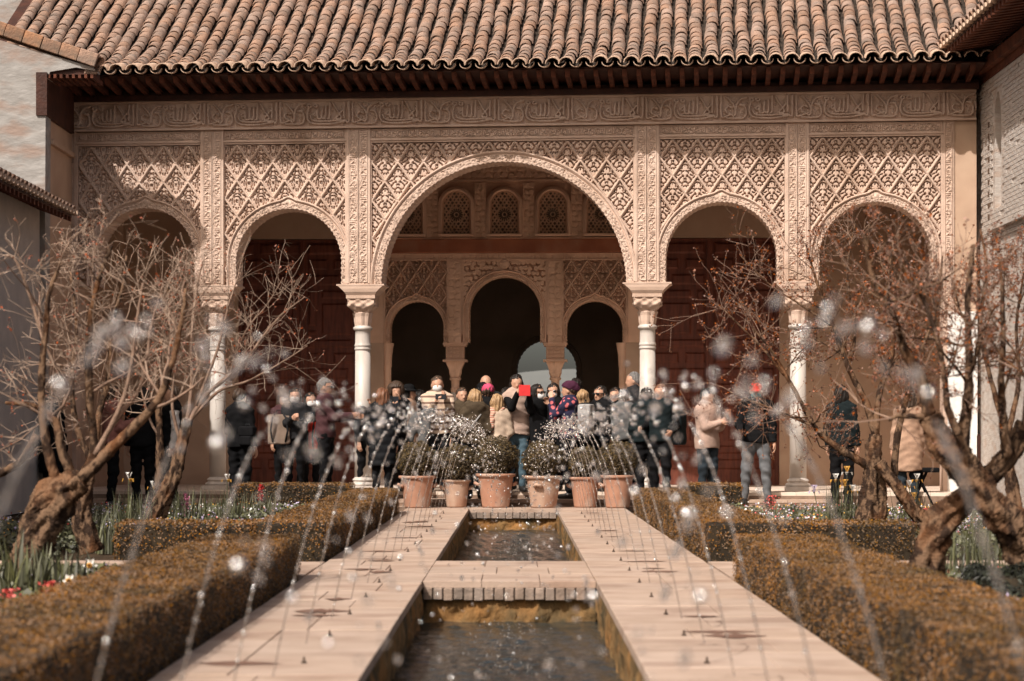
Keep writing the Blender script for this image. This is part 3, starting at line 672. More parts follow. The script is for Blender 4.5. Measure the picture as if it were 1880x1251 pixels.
# hall behind, with an arched window to the hills
hall = empty('hall', 'dark hall behind the triple arch with a bright arched window', 'room', loc=(-.2, 36.7, 0), rz=-R(2))
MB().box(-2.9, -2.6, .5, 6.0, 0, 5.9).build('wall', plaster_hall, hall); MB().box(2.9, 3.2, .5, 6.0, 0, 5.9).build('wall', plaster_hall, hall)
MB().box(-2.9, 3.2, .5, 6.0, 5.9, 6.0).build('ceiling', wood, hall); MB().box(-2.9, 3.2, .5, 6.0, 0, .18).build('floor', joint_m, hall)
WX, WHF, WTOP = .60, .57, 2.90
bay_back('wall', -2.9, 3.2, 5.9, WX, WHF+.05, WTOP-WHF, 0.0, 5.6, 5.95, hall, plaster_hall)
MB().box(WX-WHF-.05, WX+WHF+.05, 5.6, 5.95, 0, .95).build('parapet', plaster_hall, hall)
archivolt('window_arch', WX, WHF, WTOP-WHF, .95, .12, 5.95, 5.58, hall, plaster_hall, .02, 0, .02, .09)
# hills seen through that window
hx = np.linspace(-900, 900, 120); hz = 92+9*np.sin(hx*.006+1)+5*np.sin(hx*.017); hv = []; hf = []
for i, (a, z) in enumerate(zip(hx, hz)): hv += [(a, 2600, -40), (a, 3400, z), (a, 4200, -40)]
for i in range(119):
    for j in range(2): hf.append((3*i+j, 3*i+3+j, 3*i+4+j, 3*i+1+j))
MB().add(hv, hf).build('hills', M('dry_hill', (.15,.155,.145), (.13,.135,.13), .01, .95), kind='structure')

# ------------------------------------------------------------------ left building: limewashed wall, coping, lean-to roof
lb = empty('limewashed_building', 'limewashed building with brick coping and low tiled eave at left', 'building')
def prism(poly, y0, y1):                  # polygon in x,z extruded in y
    n = len(poly); v = [(x, y0, z) for x, z in poly]+[(x, y1, z) for x, z in poly]
    return MB().add(v, [tuple(range(n)), tuple(range(n, 2*n))[::-1]]+[(i, (i+1)%n, n+(i+1)%n, n+i) for i in range(n)])
D1 = 31.55
poly = [P(a, b_, D1) for a, b_ in ((-260,-22),(0,74),(172,124),(176,131),(140,124),(92,132),(84,152),(81,700))]
poly = [(p.x, p.z) for p in poly]+[(poly[-1].x, -.05), (poly[0].x, -.05)]
def wall_relief(poly_pts):
    pass
prism(poly[::-1], D1, D1+.35).build('wall', white_wall, lb)
cA, cB = P(-260, -25, D1), P(176, 122, D1); ncop = 13
cm = M('coping_brick', (.37,.215,.14), (.25,.155,.11), 8, .9, .6, 40, .1, c3=(.17,.13,.10), s3=5, k3=.7, rnd=.2)
for k in range(ncop):
    a = cA.lerp(cB, k/ncop); b_ = cA.lerp(cB, (k+1)/ncop); L_ = (b_-a).length
    o = bevel(MB().box(.004, L_-.004, -.06, .42, -.02, .17+random.uniform(-.01,.015)).build('coping_brick', cm, lb), .012)
    o.location = a+Vector((0, random.uniform(-.015,.01), 0)); o.rotation_euler = (0, math.atan2(-(b_-a).z, (b_-a).x)*1.0, 0)
for k in range(5):                        # little stack of tile ends where the coping meets the eave
    p = P(178+3*k, 124-2*k, D1); o = obj('tile_end', tile_mesh(.07,.06,.2).mesh('tile_end', tile_m), lb); o.location = p+Vector((0,-.02,-.03+.01*k)); o.rotation_euler = (R(8), R(90), R(90))
# return of the wall beside the portico, timber bracket
MB().box(-7.45, -6.92, D1+.352, 33.7, -.05, 6.15).build('return_wall', plaster, lb)
MB().box(-6.915, -6.85, D1+.36, 33.5, 5.35, 5.42).build('moulding', plaster, lb)
MB().box(-7.02, -6.86, D1-.03, 33.45, 5.72, 6.35).build('eave_timber', wood, lb)
MB().box(-6.97, -6.2, D1+.05, 32.1, 6.33, 6.40).build('eave_board', wood, lb)
for k in range(9): MB().box(-6.95+.09*k, -6.91+.09*k, D1+.0, 32.3, 6.27, 6.328).build('rafter', wood_eave, lb)
# side gallery: shaded wall and lean-to eave
MB().box(-7.6, -6.97, 12, D1-.01, -.05, 4.45).build('side_wall', grey_wall, lb)
EX, EZ = -6.50, 4.22
m = MB(); v0 = [(EX,12,EZ),(EX,D1-.02,EZ),(-7.6,D1-.02,EZ+.45),(-7.6,12,EZ+.45)]
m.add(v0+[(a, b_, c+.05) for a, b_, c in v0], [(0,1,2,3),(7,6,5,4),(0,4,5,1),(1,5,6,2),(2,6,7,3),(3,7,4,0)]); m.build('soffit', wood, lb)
rm = MB().add([(EX+.02,-.035,EZ-.07),(EX+.02,.035,EZ-.07),(-7.2,.035,EZ+.20),(-7.2,-.035,EZ+.20),(EX+.02,-.035,EZ),(EX+.02,.035,EZ),(-7.2,.035,EZ+.28),(-7.2,-.035,EZ+.28)],
              [(0,1,2,3),(7,6,5,4),(0,4,5,1),(1,5,6,2),(2,6,7,3),(3,7,4,0)]).mesh('rafter', wood_eave)
lt = tile_mesh(.09, .075, .34).mesh('roof_tile', tile_m, True); ll = lip_me
y = 22.0
while y < D1-.1:
    obj('rafter', rm, lb, loc=(0, y, 0))
    for r_ in range(3):
        o = obj('roof_tile', lt, lb); o.matrix_local = Matrix.Translation((EX+.06-.2*r_, y, EZ+.09+.085*r_)) @ Matrix.Rotation(R(90), 4, 'Z') @ Matrix.Rotation(R(20), 4, 'X')
    o = obj('pan_tile_lip', lip_me, lb); o.matrix_local = Matrix.Translation((EX+.06, y+.117, EZ+.045)) @ Matrix.Rotation(R(90), 4, 'Z')
    y += .234
MB().box(-14, -7.55, 36, 44, -.1, 11).build('rear_tower', white_wall, None, label='pale limewashed tower rising behind the roof at upper left', cat='tower')

# ------------------------------------------------------------------ right building: whitewashed brick wall, deep eave
rb = empty('brick_building', 'whitewashed brick side building with deep wooden eave at right', 'building')
RX = 6.98
WINS = [(32.35, 32.70, 3.95, 5.85), (31.05, 31.45, 4.35, 6.05)]
zs = sorted({-.05, 3.95, 4.35, 5.55, 5.75, 6.35}); ys = sorted({14.0, 31.05, 31.45, 32.35, 32.70, 33.2})
m = MB()
for a, b_ in zip(ys[:-1], ys[1:]):
    seg = [(-.05, 6.35)]
    for (w0, w1, z0, z1) in WINS:
        if abs(a-w0) < 1e-6: seg = [(-.05, z0), (z1, 6.35)]
    for z0, z1 in seg: m.box(RX, RX+.5, a, b_, z0, z1)
m.build('wall', brick_white, rb)
for (w0, w1, z0, z1) in WINS:
    MB().box(RX+.28, RX+.3, w0, w1, z0, z1).build('window_niche', M('niche_brick', (.33,.22,.16), (.25,.16,.12), 8, .9, .3), rb)
    for s in (0, 1):                      # pointed corbels make the arched head
        yy = (w0, w1)[s]; ym = .5*(w0+w1); poly = [(yy, z1), (ym, z1), (ym, z1-.02)] + [(ym+(yy-ym)*q, z1-.02-.3*q**2.2) for q in (.3,.6,.85,1)]
        v = [(RX-.004, a, b_) for a, b_ in poly]+[(RX+.27, a, b_) for a, b_ in poly]; n = len(poly)
        MB().add(v, [tuple(range(n)), tuple(range(n,2*n))[::-1]]+[(i,(i+1)%n,n+(i+1)%n,n+i) for i in range(n)]).build('arch_head', brick_white, rb)
# courses of brick standing proud enough to catch light
rest = MB(); nbr = 0
bme = MB().box(-.012, .05, .006, .244, .004, .058).mesh('brick', brick_white)
for zi in range(38):
    for yi in range(16):
        y = 29.2+.25*yi+(.125 if zi % 2 else 0); z = 3.9+.0625*zi
        if y+.25 > 33.1 or any(w0-.26 < y < w1+.01 and z0-.07 < z < z1+.02 for w0, w1, z0, z1 in WINS) or random.random() < .06: continue
        dx = random.uniform(0,.007)
        if nbr < 300: obj('brick', bme, rb, loc=(RX-dx, y, z)); nbr += 1
        else: rest.box(RX-dx-.012, RX+.05, y+.006, y+.244, z+.004, z+.058)
rest.build('upper_bricks', brick_white, rb, kind='stuff')
hole_m = flat('putlog_shadow', (.12,.075,.05), .95)  # dark blocks on the wall, painted as the shade of open holes
for k in range(10): MB().box(RX-.02, RX+.05, 31.75, 31.85, 4.05+.17*k, 4.13+.17*k).build('painted_putlog_hole', hole_m, rb)
for k in range(24):
    o = MB().box(RX-.10, RX+.02, 28.4+.13*k, 28.52+.13*k, 4.02-.0*k, 4.10).build('string_course_brick', brick_white, rb)
MB().box(RX-.02, RX+.3, 14, 33.1, 6.30, 6.42).box(RX-.12, RX+.3, 14, 33.1, 6.42, 6.58).build('wall_beam', wood_eave, rb)
EX2, EZ2 = 6.30, 6.70
m = MB(); v0 = [(EX2,12,EZ2),(EX2,33.4,EZ2),(8.2,33.4,EZ2+.5),(8.2,12,EZ2+.5)]
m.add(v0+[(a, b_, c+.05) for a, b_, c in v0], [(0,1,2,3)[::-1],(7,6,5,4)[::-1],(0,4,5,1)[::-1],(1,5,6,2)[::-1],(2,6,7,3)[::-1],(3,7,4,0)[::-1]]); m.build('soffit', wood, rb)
rm2 = MB().add([(EX2,-.045,EZ2-.085),(EX2,.045,EZ2-.085),(7.0,.045,EZ2+.02),(7.0,-.045,EZ2+.02),(EX2,-.045,EZ2),(EX2,.045,EZ2),(7.0,.045,EZ2+.11),(7.0,-.045,EZ2+.11)],
               [(0,3,2,1),(4,5,6,7),(0,1,5,4),(1,2,6,5),(2,3,7,6),(3,0,4,7)]).mesh('rafter', wood_eave)
y = 24.0
while y < 33.2:
    obj('rafter', rm2, rb, loc=(0, y, 0)); y += .22
y = 24.0
while y < 32.6:
    for r_ in range(3):
        o = obj('roof_tile', lt, rb); o.matrix_local = Matrix.Translation((EX2-.06+.2*r_, y, EZ2+.09+.075*r_)) @ Matrix.Rotation(R(-90), 4, 'Z') @ Matrix.Rotation(R(19), 4, 'X')
    o = obj('pan_tile_lip', lip_me, rb); o.matrix_local = Matrix.Translation((EX2-.05, y+.117, EZ2+.03)) @ Matrix.Rotation(R(-90), 4, 'Z')
    y += .234
# ------------------------------------------------------------------ leaves
def leaf_cloud(C, Nrm, size, rg, tilt=.9, aspect=.6):
    """two-triangle folded leaves at points C, facing roughly Nrm"""
    n = len(C); r = rg.normal(size=(n, 3)); d = Nrm+tilt*r; d /= np.linalg.norm(d, axis=1)[:, None]+1e-9
    t = np.cross(d, rg.normal(size=(n, 3))); t /= np.linalg.norm(t, axis=1)[:, None]+1e-9; b_ = np.cross(d, t)
    s = size*rg.uniform(.6, 1.25, n)[:, None]
    V = np.stack([C-t*s*.5, C+b_*s*aspect*.5+d*s*.12, C+t*s*.5, C-b_*s*aspect*.5+d*s*.12], 1).reshape(-1, 3)
    i = np.arange(n)*4; return V, np.stack([i, i+1, i+2, i+3], 1)
def hedge(x0, x1, y0, y1, h, label, dens=6500, size=.017, z0=-.05):
    e = empty('box_hedge', label, 'hedge', 'low clipped hedges along the beds', ((x0+x1)/2, (y0+y1)/2, z0))
    w_, l_ = (x1-x0)/2, (y1-y0)/2
    rg = np.random.default_rng(int(abs(x0*1000)+y0*77))
    faces = [(1,4*w_*l_,0), (2,2*w_*h*2,1), (3,2*l_*h*2,2)]
    Cs = []; Ns = []
    def bumpf(X, Y): return .35*(.016*np.sin(X*23+Y*9)+.014*np.sin(Y*17-X*11)+.010*np.sin(Y*41+X*37)+.014*np.sin(Y*5.1))
    n = int(dens*4*w_*l_); X = rg.uniform(-w_, w_, n); Y = rg.uniform(-l_, l_, n); Z = h+bumpf(X, Y)+rg.normal(0, .005, n)
    Cs.append(np.c_[X, Y, Z]); Ns.append(np.tile([0, 0, 1.], (n, 1)))
    for sx in (-1, 1):
        n = int(dens*1.15*l_*h); Y = rg.uniform(-l_, l_, n); Z = rg.uniform(.0, h, n)
        X = sx*(w_+bumpf(Z*2, Y*1.3)*1.1+rg.normal(0, .007, n)); Cs.append(np.c_[X, Y, Z]); Ns.append(np.tile([sx, 0, .2], (n, 1)))
    for sy in (-1, 1):
        n = int(dens*1.15*w_*h); X = rg.uniform(-w_, w_, n); Z = rg.uniform(.0, h, n)
        Y = sy*(l_+bumpf(Z*2, X*1.3)+rg.normal(0, .007, n)); Cs.append(np.c_[X, Y, Z]); Ns.append(np.tile([0, sy, .2], (n, 1)))
    C = np.concatenate(Cs); Nn = np.concatenate(Ns)
    keep = rg.random(len(C)) > .10*(np.sin(C[:,0]*13+C[:,1]*7)*np.sin(C[:,1]*11+C[:,2]*19) > .45)*6
    C = C[keep]; Nn = Nn[keep]
    V, F = leaf_cloud(C, Nn, size, rg, .75)
    obj('foliage', mesh_np('foliage', V, F, False, hedge_m), e)
    i_ = .022; MB().box(-w_+i_, w_-i_, -l_+i_, l_-i_, 0, h-i_-.01).build('dark_core', hedge_in, e)  # plain solid core, its dark colour standing for the shade inside
    return e
for s, nm in ((-1, 'left'), (1, 'right')):
    xs = lambda a, b_: (min(s*a, s*b_), max(s*a, s*b_))
    hedge(*xs(1.60, 2.24), 6.8, 15.95, .36, f'long nearest box hedge on the {nm} of the path, cut square', 13500, .0115)
    hedge(*xs(1.60, 2.20), 18.0, 29.4, .37, f'box hedge beyond the crossing on the {nm} of the path', 6500, .016)
    hedge(*xs(2.205, 3.35), 17.95, 18.55, .36, f'short cross hedge at the near end of the {nm} far bed', 6000, .02)
    hedge(*xs(2.205, 3.75 if s < 0 else 3.0), 28.6, 29.35, .44, f'far cross hedge beside the terrace on the {nm}', 4000, .024)
# ------------------------------------------------------------------ pots with clipped box balls
def pot(px, d, r, h, label, mat, ball_r, blabel, handle=20, squash=.9):
    X = (px-VX)/FPX*d
    e = empty('plant_pot', label, 'pot', 'terracotta pots at the end of the channel', (X, d, .002))
    k = r
    MB().lathe([(.0,0),(.66*k,0),(.68*k,.02),(.76*k,h*.4),(.87*k,h*.86),(.88*k,h*.90),(.97*k,h*.91),(1.0*k,h*.93),(1.0*k,h*.985),(.97*k,h),(.90*k,h),(.88*k,h*.93),(.0,h*.92)], 36).build('pot_body', mat, e, True)
    for s in (0, 1):
        a = R(handle+180*s); ca, sa = math.cos(a), math.sin(a); pts = []
        for q in np.linspace(-1, 1, 9):
            ang = q*.42; rr = .84*k+.055*(1-q*q)**.5; pts.append((rr*math.cos(a+ang*.5), rr*math.sin(a+ang*.5), h*.66+.03*(1-q*q)))
        MB().tube(pts, .024, 8).build('handle', mat, e, True)
    MB().lathe([(0,h*.935),(.87*k,h*.935)], 24).build('soil', soil_m, e)
    b_ = empty('clipped_shrub', blabel, 'shrub', 'clipped box balls in the pots', (X, d, h*.93))
    rg = np.random.default_rng(int(px)); n = int(9500*ball_r**2*8)
    dr = rg.normal(size=(n, 3)); dr /= np.linalg.norm(dr, axis=1)[:, None]
    lump = 1+.05*np.sin(dr[:,0]*9+px)+.05*np.sin(dr[:,2]*8+dr[:,1]*7)+.03*np.sin(dr[:,0]*19-dr[:,2]*15)
    rad = ball_r*lump*(1-np.abs(rg.normal(0, .05, n)))
    C = dr*rad[:, None]; C[:,2] = C[:,2]*squash+ball_r*squash*.93
    C = C[C[:,2] > .01]; Nn = dr[:len(C)]
    Nn = C-np.array([0, 0, ball_r*squash*.93]); Nn /= np.linalg.norm(Nn, axis=1)[:, None]+1e-9
    V, F = leaf_cloud(C, Nn, .024, rg, .9); obj('foliage', mesh_np('foliage', V, F, False, ball_m), b_)
    prof = [(ball_r*.86*math.sin(R(t_)), ball_r*squash*.93-ball_r*.86*squash*math.cos(R(t_))) for t_ in range(8, 181, 12)]
    MB().lathe(prof, 18).build('dark_core', hedge_in, b_, True)
    MB().tube([(0,0,-.02),(0,0,ball_r*.5)], .02, 6).build('stem', bark, b_)
pot(910, 31.22, .29, .49, 'large smooth terracotta pot, left of the two centre pots', terra, .33, 'clipped box ball in the left of the two centre pots', 8)
pot(998, 31.16, .275, .46, 'chalky terracotta pot, right of the two centre pots, handle facing camera', terra_pale, .31, 'clipped box ball in the right of the two centre pots', 250)
pot(838, 31.30, .215, .40, 'smallest pale terracotta pot, second from the left', terra_pale, .31, 'clipped box ball in the second pot from the left', 15)
pot(766, 31.12, .27, .46, 'reddish terracotta pot at the left end of the row', terra, .30, 'clipped box ball in the leftmost pot', 200)
pot(1074, 31.25, .235, .44, 'terracotta pot just right of the centre pair, behind the jets', terra, .27, 'clipped box ball in the pot just right of the centre pair', 170)
pot(1134, 31.12, .25, .47, 'orange terracotta pot at the right end of the row', terra, .30, 'clipped box ball in the rightmost pot', 190)
# ------------------------------------------------------------------ fountain jets
dm = bpy.data.materials.new('water_drop'); dm.use_nodes = True; pb = dm.node_tree.nodes['Principled BSDF']
pb.inputs['Base Color'].default_value = (.90,.87,.84,1); pb.inputs['Roughness'].default_value = .10; pb.inputs['IOR'].default_value = 1.33; pb.inputs['Transmission Weight'].default_value = .94
pb.inputs['Specular IOR Level'].default_value = .8
pb.inputs['Coat Weight'].default_value = 1; pb.inputs['Coat Roughness'].default_value = .06; pb.inputs['Coat IOR'].default_value = 1.8
gl = M('glinting_drop', (.95,.94,.92), (.9,.9,.9), 5, .16, 0, 1, .8, metal=.92)  # mirror-like metal drops, added as stand-ins for sun sparkle on water
brass = M('bronze_nozzle', (.075,.045,.03), (.045,.03,.02), 20, .6, 0, 1, .4, metal=.4)
bm_ = bmesh.new(); bmesh.ops.create_icosphere(bm_, subdivisions=2, radius=1); ico2 = (np.array([v.co[:] for v in bm_.verts]), np.array([[v.index for v in f.verts] for f in bm_.faces])); bm_.free()
bm_ = bmesh.new(); bmesh.ops.create_icosphere(bm_, subdivisions=1, radius=1); ico1 = (np.array([v.co[:] for v in bm_.verts]), np.array([[v.index for v in f.verts] for f in bm_.faces])); bm_.free()
def drops_mesh(name, C, rad, vel, ico, mat):
    n = len(C); V0, F0 = ico; vd = vel/(np.linalg.norm(vel, axis=1)[:, None]+1e-9)
    V = V0[None]*rad[:, None, None]; al = (V@vd[:, :, None]); V = V+vd[:, None, :]*al*rng.uniform(.0, .9, n)[:, None, None]
    V = (V+C[:, None, :]).reshape(-1, 3); F = (F0[None]+(np.arange(n)*len(V0))[:, None, None]).reshape(-1, 3); return mesh_np(name, V, F, True, mat)
noz_me = MB().lathe([(.0,0),(.019,0),(.019,.008),(.010,.013),(.007,.032),(.005,.04),(.0,.04)], 10).mesh('nozzle', brass, True)
ordn = ['nearest','second','third','fourth','fifth','sixth','seventh','eighth','ninth','tenth','eleventh','twelfth','thirteenth','fourteenth','fifteenth','sixteenth','seventeenth','eighteenth','nineteenth','twentieth']
stain = MB()
for s, nm in ((-1, 'left'), (1, 'right')):
    for k in range(20):
        y = 3.1+1.35*k; x = AX+s*.92; rg = np.random.default_rng(k*2+(s > 0)+50)
        e = empty('fountain_jet', f'{ordn[k]} arching water jet from the camera on the {nm} path', 'water jet', 'jets arching over the channel', (x, y, 0))
        obj('nozzle', noz_me, e).scale = (.7, .7, .75)
        vz = 4.72*rg.uniform(.985, 1.015); vx = -s*.86*rg.uniform(.94, 1.06); vy = rg.uniform(-.04, .04); tp = vz/9.81
        tb = tp*rg.uniform(.62, .72)
        t_ = np.linspace(.012, tb, 46); pts = np.c_[vx*t_, vy*t_, .035+vz*t_-4.905*t_*t_]
        rd = .0026*(1+.7*np.sin(np.arange(46)*2.1+k)*np.linspace(.1, 1, 46)); 
        MB().tube([tuple(p) for p in pts], list(rd), 6).build('water_stream', dm, e, True)
        nb_ = 44; tq = np.linspace(.10*tb, tb*1.02, nb_)+rg.normal(0, .004, nb_); Cb = np.c_[vx*tq, vy*tq, .035+vz*tq-4.905*tq*tq]+rg.normal(0, .0022, (nb_, 3)); vb = np.c_[np.full(nb_, vx), np.full(nb_, vy), vz-9.81*tq]
        rb_ = np.clip(rg.lognormal(-5.45, .28, nb_), .003, .0075)*(1.0 if y > 5 else .8)*np.linspace(.75, 1.1, nb_); qb = rg.random(nb_) < (.42 if y > 5 else .06)
        obj('stream_beads', drops_mesh('stream_beads', Cb[~qb], rb_[~qb], vb[~qb], ico1 if y > 12 else ico2, dm), e, kind='stuff')
        obj('glinting_beads', drops_mesh('glinting_beads', Cb[qb], rb_[qb], vb[qb], ico1 if y > 12 else ico2, gl), e, kind='stuff')
        n = 60 if y < 9 else 85
        tt = tb+(tp*2.02-tb)*rg.beta(1.0, 1.55, n); spr = np.clip((tt-tb)/tp, 0, 2)
        C = np.c_[vx*tt*(1+rg.normal(0, .10, n)*np.minimum(1, spr*2)), vy*tt+rg.normal(0, .035, n)*spr, .035+vz*tt-4.905*tt*tt+rg.normal(0, .030, n)*np.minimum(1, .25+spr*1.6)]
        vel = np.c_[np.full(n, vx), np.full(n, vy), vz-9.81*tt]; rad = np.clip(rg.lognormal(-5.30, .40, n), .0024, .011)*(1.0 if y < 20 else 1.15)
        ok = C[:,2] > WZ+.0; C = C[ok]; rad = rad[ok]; vel = vel[ok]; q_ = rg.random(len(C)) < .36
        obj('droplets', drops_mesh('droplets', C[~q_], rad[~q_], vel[~q_], ico2 if y < 12 else ico1, dm), e, kind='stuff')
        obj('glinting_droplets', drops_mesh('glinting_droplets', C[q_], rad[q_]*.95, vel[q_]*0, ico2, gl), e, kind='stuff')
        if y > 8 and rg.random() < .5:      # wet streak running off from the nozzle
            for q in range(rg.integers(1, 3)):
                x0 = x-s*rg.uniform(-.1, .05); L_ = rg.uniform(.18, .45); yy = y+rg.uniform(-.2, .25); w_ = rg.uniform(.05, .17); pl = []
                m_ = 9; up = [(x0+s*L_*i/m_*1.0, yy+w_*math.sin(math.pi*i/m_)*rg.uniform(.5, 1.3)) for i in range(m_+1)]; dn = [(x0+s*L_*i/m_, yy-w_*math.sin(math.pi*i/m_)*rg.uniform(.5, 1.3)) for i in range(m_, -1, -1)]
                ring = up+dn[1:-1]; lim = [(max(PL+.03, min(CL-.03, a)) if s < 0 else max(CR+.03, min(PR-.03, a)), b2, .0035) for a, b2 in ring]
                for i in range(m_):
                    q4 = [(*( (max(PL+.03, min(CL-.03, pp[0])) if s < 0 else max(CR+.03, min(PR-.03, pp[0])))  ,), pp[1], .0035) for pp in (up[i], up[i+1], dn[m_-i-1], dn[m_-i])]
                    stain.add(q4, [(0,1,2,3)])
stain.build('wet_stains', wet_m, path, kind='stuff')
# splashes along the middle of the water
n = 700; y = np.where(rng.random(n) < .5, 3.1+1.35*rng.integers(0, 20, n)+rng.normal(0, .22, n), rng.uniform(5, 29.5, n))
ok = ((y < BR0-.1) | (y > BR1+.1)) & (y > 5.5); y = y[ok]; n = len(y)
C = np.c_[AX+rng.normal(0, .13, n), y, WZ+np.abs(rng.normal(0, .035, n))+.004]
obj('splash_drops', drops_mesh('splash_drops', C, rng.uniform(.003, .007, n), rng.normal(size=(n, 3)), ico1, dm), kind='stuff')

# ------------------------------------------------------------------ trees
def tree(name, label, limbs, twig_n, mats, seed, bud, leaf=None, leafn=0, spread=1.0, crown_len=(.35, .8), taper=.75, up=.25, wide=1.0, fine=1.0):
    """limbs: list of (points in world space, start radius, end radius, bears twigs)"""
    rnd = random.Random(seed); base = Vector(limbs[0][0][0]); zmax = max(p.z for l_ in limbs for p in l_[0])+.12
    e = empty(name, label, 'tree', 'bare spring trees in the beds', base)
    trunk = MB(); br = MB(); tw = MB(); tips = []; alltw = []
    def rv(k=1): return Vector((rnd.gauss(0, k), rnd.gauss(0, k), rnd.gauss(0, k)))
    def grow(p, d, L_, r0, lvl):
        n = 4 if lvl < 2 else 3; pts = [p.copy()]; q = p.copy(); d = d.normalized()
        for i in range(n):
            d = (d+rv(.16)+Vector((0, 0, .05*up*4 if q.z < zmax-.25 else -.06))).normalized(); q = q+d*(L_/n); pts.append(q.copy())
            if q.z > zmax: break
        n = len(pts)-1
        r1 = max(.0016, r0*.5); rad = [r0+(r1-r0)*i/n for i in range(n+1)]
        (br if lvl == 0 else tw).tube([x-base for x in pts], rad, 5 if lvl == 0 else 3, 0, False)
        if lvl >= 1: alltw.append(pts); 
        if lvl >= 2 or (lvl == 1 and rnd.random() < .5): tips.append((pts[-1], d))
        if lvl < 2:
            for _ in range(int(rnd.randint(3, 6)*fine)):
                i = rnd.randint(1, n); dd = (d*.9+rv(.75*wide)+Vector((0, 0, .1))).normalized()
                grow(pts[i], dd, L_*rnd.uniform(.35, .75), max(.0018, rad[i]*.6), lvl+1)
    for li, (pl, r0, r1, bears) in enumerate(limbs):
        pts = [Vector(p) for p in catmull([tuple(p) for p in pl], 6)]; n = len(pts); rad = []
        for i in range(n):
            u = i/(n-1); r_ = r0+(r1-r0)*u; rad.append(r_*(1+(.16 if r0 > .05 else .06)*rnd.uniform(-1, 1)))
        wob = r0*.10
        tgt = trunk if r0 > .028 else br
        if r0 > .05:
            pts2 = [Vector(p) for p in catmull([tuple(p) for p in pts], 7)]; n2 = len(pts2); rad2 = [r0+(r1-r0)*i/(n2-1) for i in range(n2)]; o_ = len(tgt.v); NS = 34
            tgt.tube([x-base for x in pts2], rad2, NS, 0)
            for i in range(n2):
                c_ = pts2[i]-base
                for k_ in range(NS):
                    q = Vector(tgt.v[o_+i*NS+k_]); th_ = 6.283*k_/NS
                    f_ = 1+.16*math.sin(2*th_+i*.03+li)+.12*math.sin(5*th_-i*.05+li*2)+.09*math.sin(8*th_+i*.06+li)+.15*math.sin(i*.13+li+th_)*math.sin(th_*3+i*.08)+.09*math.sin(13*th_+i*.17)*math.sin(i*.31+th_*4)+.05*math.sin(16*th_-i*.4)*math.sin(i*.23)+rnd.uniform(-.05,.05)
                    tgt.v[o_+i*NS+k_] = tuple(c_+(q-c_)*f_)
        else: tgt.tube([x-base+rv(wob*.5) for x in pts], rad, 8, .10)
        if bears:
            m_ = int(twig_n*.95*bears)
            for _ in range(m_):
                u = rnd.uniform(.25, 1)**.8; i = min(n-2, int(u*(n-1))); t_ = (pts[i+1]-pts[i]).normalized()
                d = (t_*.5+rv(.8*wide)*spread+Vector((0, 0, up))).normalized()
                grow(pts[i], d, rnd.uniform(*crown_len), max(.003, rad[i]*rnd.uniform(.28, .5)), 0 if rad[i] > .012 else 1)
    trunk.build('trunk', mats[0], e, True)
    br.build('branches', mats[1], e, True)
    tw.build('twigs', mats[2], e, kind='stuff')
    rg = np.random.default_rng(seed)
    if tips:
        sel = [tp for tp in tips if rnd.random() < bud[1]]
        if sel:
            C = []; 
            for p, d in sel:
                for _ in range(bud[2]): C.append(p-base+rv(.012)-d*rnd.uniform(0, .05))
            C = np.array([tuple(c) for c in C]); V, F = leaf_cloud(C, rg.normal(size=C.shape), bud[3], rg, 1, .7); obj('buds', mesh_np('buds', V, F, False, bud[0]), e, kind='stuff')
    if leaf:
        C = []
        while len(C) < leafn:
            pts = rnd.choice(alltw); i = rnd.randint(0, len(pts)-2); c = pts[i].lerp(pts[i+1], rnd.random())-base
            for _ in range(rnd.randint(1, 4)): C.append(tuple(c+rv(.010)))
        C = np.array(C); V, F = leaf_cloud(C, rg.normal(size=C.shape), .022, rg, 1, .5); obj('leaves', mesh_np('leaves', V, F, False, leaf), e, kind='stuff')
    return e
def pl(d, *pts): return [P(a, b_, (d if len(pp) == 2 else pp[2])) for pp in pts for a, b_ in [pp[:2]]]
MT = (bark, bark_pale, twig_m)
dA = 14.6
tree('bare_tree', 'gnarled leaning old tree with thick hollow trunk at the left edge', [
    (pl(dA, (40,1110), (52,1040), (78,960), (118,905), (150,880)), .135, .085, 0),
    (pl(dA, (78,975), (70,935), (95,900), (135,888)), .08, .06, 0),
    (pl(dA, (110,900), (92,845), (80,780), (76,700), (84,600), (90,540), (112,480)), .038, .012, .8),
    (pl(dA+.3, (150,880), (172,830), (165,740), (162,640), (170,560), (186,500), (205,450)), .036, .012, .9),
    (pl(dA-.2, (150,880), (200,830), (250,780), (290,735), (312,680), (330,610), (342,530)), .045, .012, 1.0),
    (pl(dA+.1, (70,800), (40,845), (0,870), (-50,890)), .03, .022, .3),
    (pl(dA+.4, (135,885), (112,820), (100,770), (60,745), (10,740)), .04, .012, .7),
    (pl(dA, (175,835), (215,760), (238,690), (250,600), (262,520)), .02, .007, .7),
    (pl(dA+.2, (84,640), (60,560), (30,480), (10,470)), .015, .006, .7)], 11, MT, 11, (bud_m, .22, 3, .02), crown_len=(.25, .6))
dB = 18.6
tree('bare_tree', 'slim upright bare tree behind the gnarled trunk at left', [
    (pl(dB, (168,1015), (152,950), (158,890), (172,840)), .085, .05, 0),
    (pl(dB, (172,840), (182,760), (200,690), (205,600), (225,530), (232,470)), .034, .010, 1),
    (pl(dB, (168,850), (140,780), (132,700), (140,600), (130,500)), .03, .010, 1),
    (pl(dB+.2, (180,820), (222,760), (262,700), (278,600), (300,520)), .024, .008, 1)], 11, MT, 12, (bud_m, .22, 2, .02), crown_len=(.3, .7))
dC = 22.5
